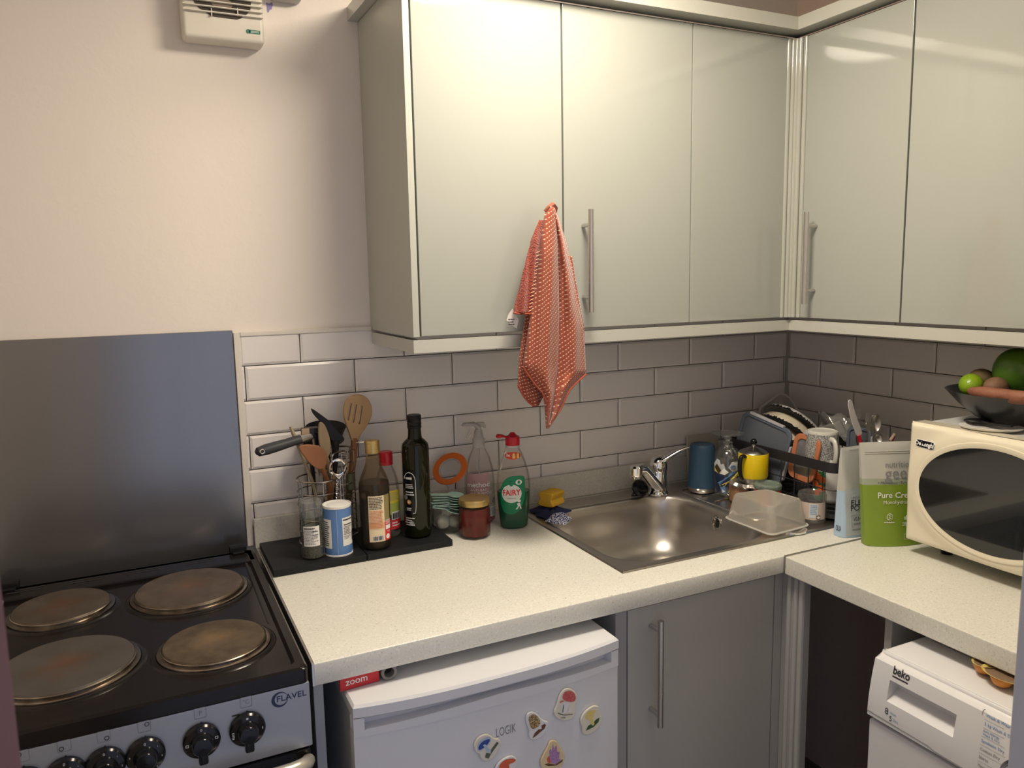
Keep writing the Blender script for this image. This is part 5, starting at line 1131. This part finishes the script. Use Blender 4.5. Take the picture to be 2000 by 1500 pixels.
# orange-rimmed lid
o = (PX(1541, 862, -.333)+PX(1588, 930, -.333))/2; F_ = frame(o+Vector((.012, 0, 0)), (-.08, -1, -.05), (.18, -.05, 1))
lid_panel('container_lid', 'small clear lid with orange rim leaning inside the rack', 'lid', F_, .089, .112, .022, .0125, mat('orange_rim', (.50, .18, .085), .4), film('lid_clear', (.66, .66, .70), .22, .12, .3), clips=((-.012, .056, .028, .068),))
# mugs
x, y = -.280, -.428; a = facing(x, y); t = placed('floral_mug', 'white mug with orange and green print at the rack corner', 'mug', x, y, .9385)
g = G(mat('mug_white', (.72, .69, .64), .25)); g.lathe([(0, 0), (.032, 0), (.037, .004), (.0395, .012), (.0400, .083), (.0375, .0835), (.0372, .012), (0, .006)], n=44); g.out('mug_body', t)
g = G(MATS['mug_white']); ha = a+.75; hd = Vector((math.sin(ha), -math.cos(ha), 0)); g.tube(smooth_loop([tuple(hd*r+Vector((0, 0, z))) for r, z in ((.038, .074), (.058, .072), (.062, .045), (.056, .018), (.038, .014))], 2, False), .0048, 10, flat=1.3); g.out('handle', t)
g = G(mat('print_green', (.02, .16, .07), .4)); f = cyl(.0400, a, eps=.0006); g.patch(-.046, -.010, .008, .078, f, 12)
for (u, v, r) in ((-.033, .066, .010), (-.018, .058, .009), (-.036, .045, .009), (-.020, .036, .009), (-.032, .024, .008)): g.m(mat('print_orange', (.72, .12, .02), .4)); fan_patch(g, [(u+p[0], v+p[1]) for p in circle(r, 14)], cyl(.04, a, eps=.0012), 2)
g.out('print', t)
x, y = -.283, -.402; a = facing(x, y); t = placed('speckled_mug', 'upturned grey speckled mug balanced above the rack rim', 'mug', x, y, 1.0235)
m = speckle('speckled_glaze', (.40, .40, .375), [((.09, .09, .10), 420, .48, .85), ((.55, .55, .52), 330, .58, .9)], .3)
g = G(m); g.lathe([(.0400, 0), (.0430, .001), (.0430, .004), (.0405, .03), (.0375, .066), (.0360, .078)], n=48); g.m(mat('pale_glaze', (.62, .61, .56), .3)); g.lathe([(.0360, .078), (.0350, .083), (.031, .0845), (.029, .0825), (0, .0820)], n=48); g.out('mug_body', t)
ha = a+.55; hd = Vector((math.sin(ha), -math.cos(ha), 0)); g = G(MATS['pale_glaze']); hz_ = smooth_loop([tuple(hd*r+Vector((0, 0, z))) for r, z in ((.037, .068), (.052, .068), (.060, .050), (.060, .026), (.053, .012), (.041, .012))], 2, False); g.tube(hz_, .0050, 12, flat=1.35); g.out('handle', t)
# dark textured cup lower in the rack
t = placed('speckled_cup', 'dark speckled cup low in the rack behind the orange-rimmed lid', 'cup', -.262, -.338, .9385)
G(speckle('dark_glaze', (.10, .10, .105), [((.34, .33, .32), 260, .56, .8)], .35)).lathe([(0, 0), (.026, 0), (.030, .004), (.0335, .065), (.0315, .0655), (.028, .006), (0, .004)], n=40).out('cup_body', t)
# crumpled clear plastic and second lid behind the mug
A_, B_ = PX(1640, 826, -.205), PX(1668, 845, -.19)
F_ = frame((-.200, -.452, 1.045), (-.25, -1, 0), (.1, 0, 1))
lid_panel('container_lid', 'blue-grey lid standing upright behind the speckled mug', 'lid', frame((-.185, -.425, 1.035), (.28, -1, 0), (.06, 0, 1)), .060, .145, .014, .007, MATS['lid_blue'], MATS['smoky_panel'], clips=((.030, -.06, .037, .055),))
g = G(film('crumpled_clear', (.86, .86, .84), .16, .08, .45)); F_ = frame(PX(1622, 842, -.20), (.45, -.7, .42), (-.2, .1, 1))
g.box(-.030, .034, -.018, .018, -.010, .010, .004, M=F_); t = thing('plastic_punnet', 'small clear plastic box lying on the washing-up above the mug', 'box', tuple(F_.to_translation())); g.out('punnet_body', t, world=True)
g = G(MATS['crumpled_clear']); o = PX(1622, 822, -.12)
g.grid(lambda u, v: Vector((o.x+.03*math.sin(v*3+u*5)*.5, o.y+.045-.11*u, o.z-.04+.06*v+.006*math.sin(u*17+v*9))), 24, 10); tag(g.out('plastic_bag', loc=tuple(o), solid=.0008, sharp=15), 'crumpled clear plastic bag on top of the rack by the right wall', 'bag')
# cutlery caddy and cutlery
CXc, CYc = -.165, -.470
t = placed('cutlery_caddy', 'black cutlery caddy at the right end of the rack', 'caddy', CXc, CYc, .939)
g = G(M_black); co, ci = rrect(.095, .058, .010, 4), rrect(.089, .052, .008, 4); n = len(co)
g.add([(x, y, z) for r, z in ((co, 0), (co, .126), (ci, .126), (ci, .004)) for x, y in r], [[k*n+i, k*n+(i+1) % n, (k+1)*n+(i+1) % n, (k+1)*n+i] for k in range(3) for i in range(n)]+[[i for i in range(n)][::-1], [3*n+i for i in range(n)]]); g.out('caddy_body', t, sharp=50)
CUT = 'cutlery standing in the black caddy'; ybase = -.470
M_cut = mat('cutlery_steel', (.62, .59, .56), .3, 1.0)
def cutp(px, py, y=-.455): return PY(px, py, y)
# broad knife with red handle
kn = thing('table_knife', 'knife with red handle standing blade up in the caddy', 'knife', tuple(cutp(1676, 858, -.475)), group=CUT)
lo = [(p.x, p.z) for p in (PY(a_, b_, -.478) for a_, b_ in smooth_loop([(1657, 782), (1661, 780), (1665, 786), (1668, 800), (1673, 815), (1681, 836), (1684, 846), (1679, 852), (1673, 852), (1668, 838), (1661, 816), (1658, 800), (1656, 790)], 1))]
g = G(mat('bright_blade', (.86, .84, .82), .35, .25)); g.flat([lo], .0016, .0005, frame((0, -.478, 0))); g.out('blade', kn, world=True)
g = G(M_red); g.tube([PY(1677, 850, -.478), PY(1680, 862, -.478), (-.190, -.472, .96)], [.0052, .0056, .006], 12, flat=.7); g.out('handle', kn, world=True)
def fork(px, py, y, w_, lb, H=.03):
    o = PY(px, py, y); t = thing('dinner_fork', lb, 'fork', tuple(o), group=CUT); g = G(M_cut)
    for i in range(4): xx = -w_/2+w_*i/3; g.tube([(xx, 0, 0), (xx, .001, -H*.75), (xx*.9, .0, -H)], [.0007, .0011, .0013], 6, M=T(*o))
    g.flat([smooth_loop([(-w_/2-.0014, 0), (w_/2+.0014, 0), (w_/2+.001, -.012), (.003, -.024), (-.003, -.024), (-w_/2-.001, -.012)], 2)], .0022, .0008, frame(o+Vector((0, 0, -H)), (1, 0, 0), (0, 0, 1))); g.out('fork_head', t, world=True)
    g = G(M_cut); g.tube([o+Vector((0, 0, -H-.022)), o+Vector((0, .002, -H-.05)), (CXc+.3*(o.x-CXc), ybase+.3*(y-ybase), .95)], [.0025, .003, .004], 8, flat=.6); g.out('handle', t, world=True)
fork(1697, 806, -.472, .0155, 'fork standing tines up in the caddy, in front of the round spoon', .022); fork(1677, 797, -.452, .013, 'fork behind the knife in the caddy, tines up', .026)
def spoon(px, py, y, rw, rh, lb, rot=0):
    o = PY(px, py, y); t = thing('table_spoon', lb, 'spoon', tuple(o), group=CUT); g = G(M_cut); F_ = frame(o, (math.cos(.5), -math.sin(.5), 0), (0, 0, 1))
    g.lathe([(.001, -.007), (.45, -.006), (.8, -.003), (1, 0), (.97, .001), (.78, -.002), (.4, -.005), (.001, -.006)], F_ @ Matrix.Diagonal((rw, rh, 1, 1)), 30); g.out('bowl', t, world=True)
    g = G(M_cut); g.tube([o+Vector((0, .002, -rh*.95)), (CXc+.35*(o.x-CXc), ybase+.2*(y-ybase), .95)], [.003, .0035], 8, flat=.6); g.out('handle', t, world=True)
spoon(1710, 826, -.458, .0135, .022, 'large round spoon leaning right in the caddy'); spoon(1714, 856, -.485, .012, .014, 'small spoon lowest in the caddy, just above the green pouch')
g = G(mat('red_stick', (.55, .05, .05), .4)); g.tube([PY(1746, 852, -.46), PY(1738, 866, -.462), (CXc+.04, ybase, .96)], [.0045, .005, .005], 8, flat=.7); g.m(mat('pale_tip', (.58, .40, .30), .5)).tube([PY(1747, 848, -.4605), PY(1738, 861, -.4665)], .0035, 8)
tag(g.out('wooden_stick'), 'red stick with pale tip poking up beside the cutlery', 'stick')

# ------------------------------------------------------------ pouches
def pouch(g, w0, w1, h, dep, kind='front', lean=0., nu=28, nv=30, seal=.012, wr=.0012, ph=0):
    """stand-up pouch: w0 bottom width, w1 top width; closed skin, local x across, -y front"""
    def sh(u, v, s_):
        ww = w0+(w1-w0)*v; x = (u-.5)*ww; z = h*v
        d_ = dep*(1-v)**.55*(.35+.65*math.sin(PI*min(1, max(0, u)))**.5) if v < 1 else 0
        zz = .006*math.sin(PI*u)*(1-v)**6*(-1 if s_ < 0 else 1)
        return Vector((x, s_*(d_/2+.0006)+lean*v+wr*math.sin(u*13+v*17+ph)*(1-abs(2*u-1)**4)*math.sin(PI*v), max(0, z+0*zz)))
    return sh
def build_pouch(t, w0, w1, h, dep, bands, lean=0, ph=0, wr=.0012):
    sh = pouch(None, w0, w1, h, dep, lean=lean, ph=ph, wr=wr)
    g = G(); lastv = 0
    for (v1_, m) in bands:
        g.m(m); n_ = max(2, int(34*(v1_-lastv)))
        for s_ in (-1, 1): g.grid(lambda u, v, s_=s_, a_=lastv, b_=v1_: sh(u, a_+(b_-a_)*v, s_), 32, n_)
        for uu in (0, 1): g.grid(lambda q, v, a_=lastv, b_=v1_, uu=uu: sh(uu, a_+(b_-a_)*v, -1+2*q), 2, n_)
        lastv = v1_
    g.m(bands[0][1]); g.grid(lambda u, q: sh(u, 0, -1+2*q), 32, 3)
    g.out('pouch_body', t, sharp=50)
    return sh
def pr(sh, w0, w1, h, eps=.0007):
    """print coordinates (metres from the centre line, metres up) on a pouch front"""
    def f(u, v): vv = min(.999, v/h); ww = w0+(w1-w0)*vv; p = sh(.5+u/ww, vv, -1); return Vector((p.x, p.y-eps, p.z))
    return f
M_pgr = mat('pouch_grey', (.50, .50, .46), .38); M_pgn = mat('pouch_green', (.20, .30, .03), .38); M_pdg = mat('pouch_greygreen', (.34, .38, .30), .4)
ga = -.38; w0, w1, h = .128, .165, .222
t = thing('supplement_pouch', 'grey and bright green standing pouch beside the microwave', 'pouch', (-.341, -.652, .9108), ga)
sh = build_pouch(t, w0, w1, h, .046, ((.595, M_pgn), (.655, M_pdg), (1, M_pgr)), ph=1.3, wr=.0016); f = pr(sh, w0, w1, h); f2 = pr(sh, w0, w1, h, .0012)
g = G(M_inkG); g.text('nutrition', .0185, fn=f2, at=(-.0300, .174), sx=.93); g.text('geeks', .036, fn=f2, at=(-.0310, .1555), sx=1.0, bold=-.004)
g.m(M_inkW).text('Pure Creatine', .0172, fn=f2, at=(-.046, .1095), bold=.012); g.text('Monohydrate', .0108, fn=f2, at=(-.034, .0945))
g.m(M_ink).text('• Micronised • Pure •', .0078, fn=f2, at=(-.044, .1360))
g.m(M_inkW); fan_patch(g, [(p[0]-.020, p[1]+.064) for p in circle(.0065, 20, ry=.0075)], f, 2); g.m(M_pgn); fan_patch(g, [(p[0]-.020, p[1]+.064) for p in circle(.0055, 20, ry=.0065)], f2, 2); g.m(M_inkW)
for z_ in (.060, .064, .068): g.tube([f2(-.0225, z_-.001), f2(-.0175, z_+.001)], .0005, 5)
for i in range(5): g.patch(.013+i*.0032, .0155+i*.0032, .056, .063+i*.0028, f2, 1)
g.lines(-.031, -.009, .0505, .054, 1, f2, .6, .9); g.lines(.008, .034, .0435, .0525, 3, f2, .5, .8)
g.flat([rrect(.020, .012, .001, 2, .022, .0205), rrect(.0188, .0108, .001, 2, .022, .0205)], fn=f2); g.text('100', .008, fn=f2, at=(.0165, .0205)); g.out('print', t, smooth=False)
g = G(M_pgr)
for z_ in (.199, .203): g.tube([sh(u/20, z_/h, -1)+Vector((0, -.0004, 0)) for u in range(1, 20)], .0009, 6)
g.out('zip_seal', t)
ga = -.04; w0, w1, h = .128, .118, .198
t = thing('supplement_pouch', 'grey and pale blue standing pouch behind the green one', 'pouch', (-.345, -.570, .9108), ga)
M_pbl = mat('pouch_blue', (.42, .56, .72), .4)
sh = build_pouch(t, w0, w1, h, .052, ((.52, M_pbl), (1, M_pgr)), ph=.4, wr=.0018, lean=.004); f2 = pr(sh, w0, w1, h, .0012); f = pr(sh, w0, w1, h, .0006)
g = G(mat('pouch_greyblue', (.46, .50, .52), .4)); g.patch(-.056, .05, .004, .108, f, 20, 12)
g.m(M_ink).text('ELECTROLYTE', .0165, fn=f2, at=(-.045, .0765), bold=.008); g.text('POWDER', .0165, fn=f2, at=(-.0455, .0640), bold=.008); g.m(M_inkG).text('UNFLAVOURED', .0062, fn=f2, at=(-.044, .088))
g.flat([rrect(.045, .026, .0006, 2, -.0215, .0365), rrect(.0438, .0248, .0006, 2, -.0215, .0365)], fn=f2); g.m(M_ink).text('1034mg', .0115, fn=f2, at=(-.041, .0405)); g.text('SODIUM', .0055, fn=f2, at=(-.041, .0300)); g.m(M_inkG).patch(-.044, .0, .0545, .0549, f2, 6); g.lines(-.044, -.018, .016, .019, 1, f2, .7, .9)
g.m(M_inkG).patch(-.040, .03, .1905, .1915, f2, 6)
side_ = lambda u, v: sh(0, v/h, -1+2*max(0, min(1, u/.05)))+Vector((-.0008, 0, 0))
g.m(M_ink).text('OUA', .018, fn=lambda u, v: side_(.046-u, v), at=(.008, .018), bold=.01); g.out('print', t, smooth=False)

# ------------------------------------------------------------ microwave
MX, MY0, MY1, MZ0, MZ1 = -.370, -.700, -1.165, .938, 1.186
mw = thing('microwave', 'cream microwave with oval dark window on the right worktop', 'microwave', (-.20, -.93, .9108))
M_cm = mat('microwave_cream', (.76, .70, .55), .22, coat=.3); M_mg = mat('microwave_case', (.60, .60, .59), .4)
G(M_mg).box(MX+.038, -.035, MY1+.004, MY0-.004, MZ0+.002, MZ1-.003, .006, 3).out('casing', mw, world=True)
g = G(M_cm)                      # door and fascia: rounded block whose front swells round the window
WYc, WZc, WA, WB = -.882, 1.064, .146, .0985
def mfront(y, z):
    e = math.hypot((y-WYc)/(WA+.030), (z-WZc)/(WB+.027)); ein = math.hypot((y-WYc)/WA, (z-WZc)/WB)
    b_ = 1/(1+math.exp((e-1.0)*22))                # swelling round the window
    edge = min(1, min(MY0-y, y-MY1)/.012, (z-MZ0)/.012, (MZ1-z)/.012); edge = max(0, edge)
    return MX+.010-.010*math.sqrt(1-(1-edge)**2)-.009*b_
NYm, NZm = 120, 70
yv = [MY0-(MY0-MY1)*i/NYm for i in range(NYm+1)]; zv = [MZ0+(MZ1-MZ0)*j/NZm for j in range(NZm+1)]
vs = [(mfront(y, z), y, z) for z in zv for y in yv]; g.add(vs, [[j*(NYm+1)+i, j*(NYm+1)+i+1, (j+1)*(NYm+1)+i+1, (j+1)*(NYm+1)+i] for j in range(NZm) for i in range(NYm)])
bd = rrect(MY0-MY1, MZ1-MZ0, .006, 3, (MY0+MY1)/2, (MZ0+MZ1)/2); n = len(bd); g.add([(x, y, z) for x in (MX+.009, MX+.040) for y, z in bd], [[i, (i+1) % n, n+(i+1) % n, n+i] for i in range(n)]+[[n+i for i in range(n)]])
g.out('fascia', mw, world=True, sharp=50)
g = G(M_cm); nE = 96          # bevelled inner ring round the glass
E = lambda k, x, da=0: [(x, WYc+(WA+da)*k*math.cos(2*PI*i/nE), WZc+(WB+da)*k*math.sin(2*PI*i/nE)) for i in range(nE)]
rr = [E(1, MX-.0045, .013), E(1, MX-.0102, .010), E(1, MX-.0108, .007), E(1, MX-.0098, .003), E(1, MX-.0092, -.001)]
g.add([p for r in rr for p in r], [[k*nE+i, k*nE+(i+1) % nE, (k+1)*nE+(i+1) % nE, (k+1)*nE+i] for k in range(4) for i in range(nE)]); g.out('window_ring', mw, world=True)
g = G(mat('dark_window', (.012, .013, .014), .04, spec=.6, coat=.5)); g.flat([circle(1, 96)], fn=lambda u, v: Vector((MX-.0100, WYc+WA*u, WZc+WB*v))); g.out('window_glass', mw, world=True)
g = G(M_blackG); bf = lambda u, v, e=0: Vector((mfront(-.7165-u, 1.1465+v)-.0007-e, -.7165-u, 1.1465+v)); 
g.m(M_inkW).flat([rrect(.048, .0165, .007, 5, .024, 0)], fn=lambda u, v: bf(u, v, .0)); g.m(M_blackG).flat([rrect(.045, .0135, .006, 5, .024, 0)], fn=lambda u, v: bf(u, v, .0009)); g.m(M_inkW).text("De'Longhi", .0115, fn=lambda u, v: bf(u, v, .0019), at=(.024, 0), align='CENTER', sx=.95, bold=.03); g.out('badge', mw, world=True, smooth=False)
for x in (MX+.07, -.07):
    for y in (MY0-.05, MY1+.05): g = G(M_black); g.lathe([(0, 0), (.011, 0), (.012, .002), (.013, .032), (0, .032)], T(x, y, .9106)); g.out('foot', mw, world=True)
# spoon rest, black spoon, fruit bowl
q = Vector((-.312, -.832, MZ1)); rs_ = thing('spoon_rest', 'white spoon rest on top of the microwave', 'spoon rest', (q.x, q.y, MZ1-.002), -.9)
g = G(mat('rest_white', (.74, .72, .69), .25)); g.lathe([(0, .001), (.035, .001), (.046, .005), (.049, .0085), (.047, .009), (.036, .0045), (0, .0035)], T(0, 0, 0) @ Matrix.Diagonal((1.12, .8, 1, 1)), 44); g.out('dish', rs_)
bs = thing('black_spoon', 'black plastic spoon lying on the white spoon rest', 'spoon', (q.x, q.y, MZ1+.005), -.9)
g = G(M_black); a_ = Vector((-.306, -.790, MZ1+.010))-Vector((q.x, q.y, MZ1+.005)); a_ = Rz(.9) @ a_; g.sphere((a_.x*.75, a_.y*.75, .006), (.024, .014, .005), 20, None); g.tube([(a_.x*.5, a_.y*.5, .007), (0, 0, .006), (-a_.x*1.0, -a_.y*1.0, .009)], [.005, .0038, .004], 10, flat=.6); g.out('spoon_body', bs)
bx, by = -.236, -.822
t = thing('fruit_bowl', 'dark flared bowl of fruit on top of the microwave', 'bowl', (bx, by, MZ1-.001))
G(mat('bowl_dark', (.020, .022, .024), .32, spec=.6)).lathe([(0, 0), (.034, 0), (.040, .003), (.066, .018), (.094, .042), (.116, .066), (.118, .068), (.115, .068), (.090, .044), (.062, .022), (.034, .009), (0, .007)], n=64).out('bowl_body', t)
def fruit(name, label, cat, pxy, zc, r, m, rot=(0, 0, 0), grp=None, k=None, dz=0):
    p = PX(pxy[0], pxy[1], zc); g = G(m); rr = r if isinstance(r, tuple) else (r, r, r); g.sphere((0, 0, 0), rr, 24)
    if k: g.v = [Vector((v.x, v.y*(1+k*v.x), v.z*(1+k*v.x))) for v in g.v]
    o = g.out(name); o.location = p; o.rotation_euler = rot; return tag(o, label, cat, grp)
FZ = MZ1+.085
fruit('lime', 'bright green lime at the left of the fruit bowl', 'lime', (1897, 752), -.272, (.0265, .0225, .0225), mat('lime_skin', (.17, .30, .008), .3, bump=(300, .3), noise=(30, .5, (.24, .36, .02))), (.1, -.15, .6))
fruit('kiwi', 'brown kiwi behind the lime', 'kiwi', (1916, 742), -.232, (.028, .025, .023), mat('kiwi_skin', (.10, .065, .025), .75, noise=(80, .4, (.14, .095, .04))), (0, .2, 1))
fruit('potato', 'small brown potato in the middle of the fruit bowl', 'potato', (1945, 757), -.262, (.027, .022, .021), mat('potato_skin', (.15, .075, .04), .65, noise=(70, .4, (.20, .11, .065))), (0, .1, .3))
fruit('mango', 'large green mango at the right edge on the fruit bowl', 'mango', (1992, 733), -.200, (.064, .047, .047), mat('mango_skin', (.15, .26, .015), .3, noise=(9, .6, (.04, .12, .02))), (0, .75, .2))
g = G(mat('sweet_potato_skin', (.20, .070, .040), .6, noise=(60, .5, (.27, .11, .065)), bump=(200, .4)))
pp_ = smooth_loop([PX(x_, y_, -.312-.004*k_) for k_, (x_, y_) in enumerate(((1893, 763), (1906, 766), (1930, 769), (1960, 773), (1985, 776), (2012, 778)))], 2, False); n = len(pp_)
g.tube(pp_, [  .003+.0100*min(1, (i/n)*3)**.6*(1-.75*max(0, (i/n-.75)*4)**2) for i in range(n)], 14); tag(g.out('sweet_potato'), 'long orange sweet potato along the front of the fruit bowl', 'sweet potato')
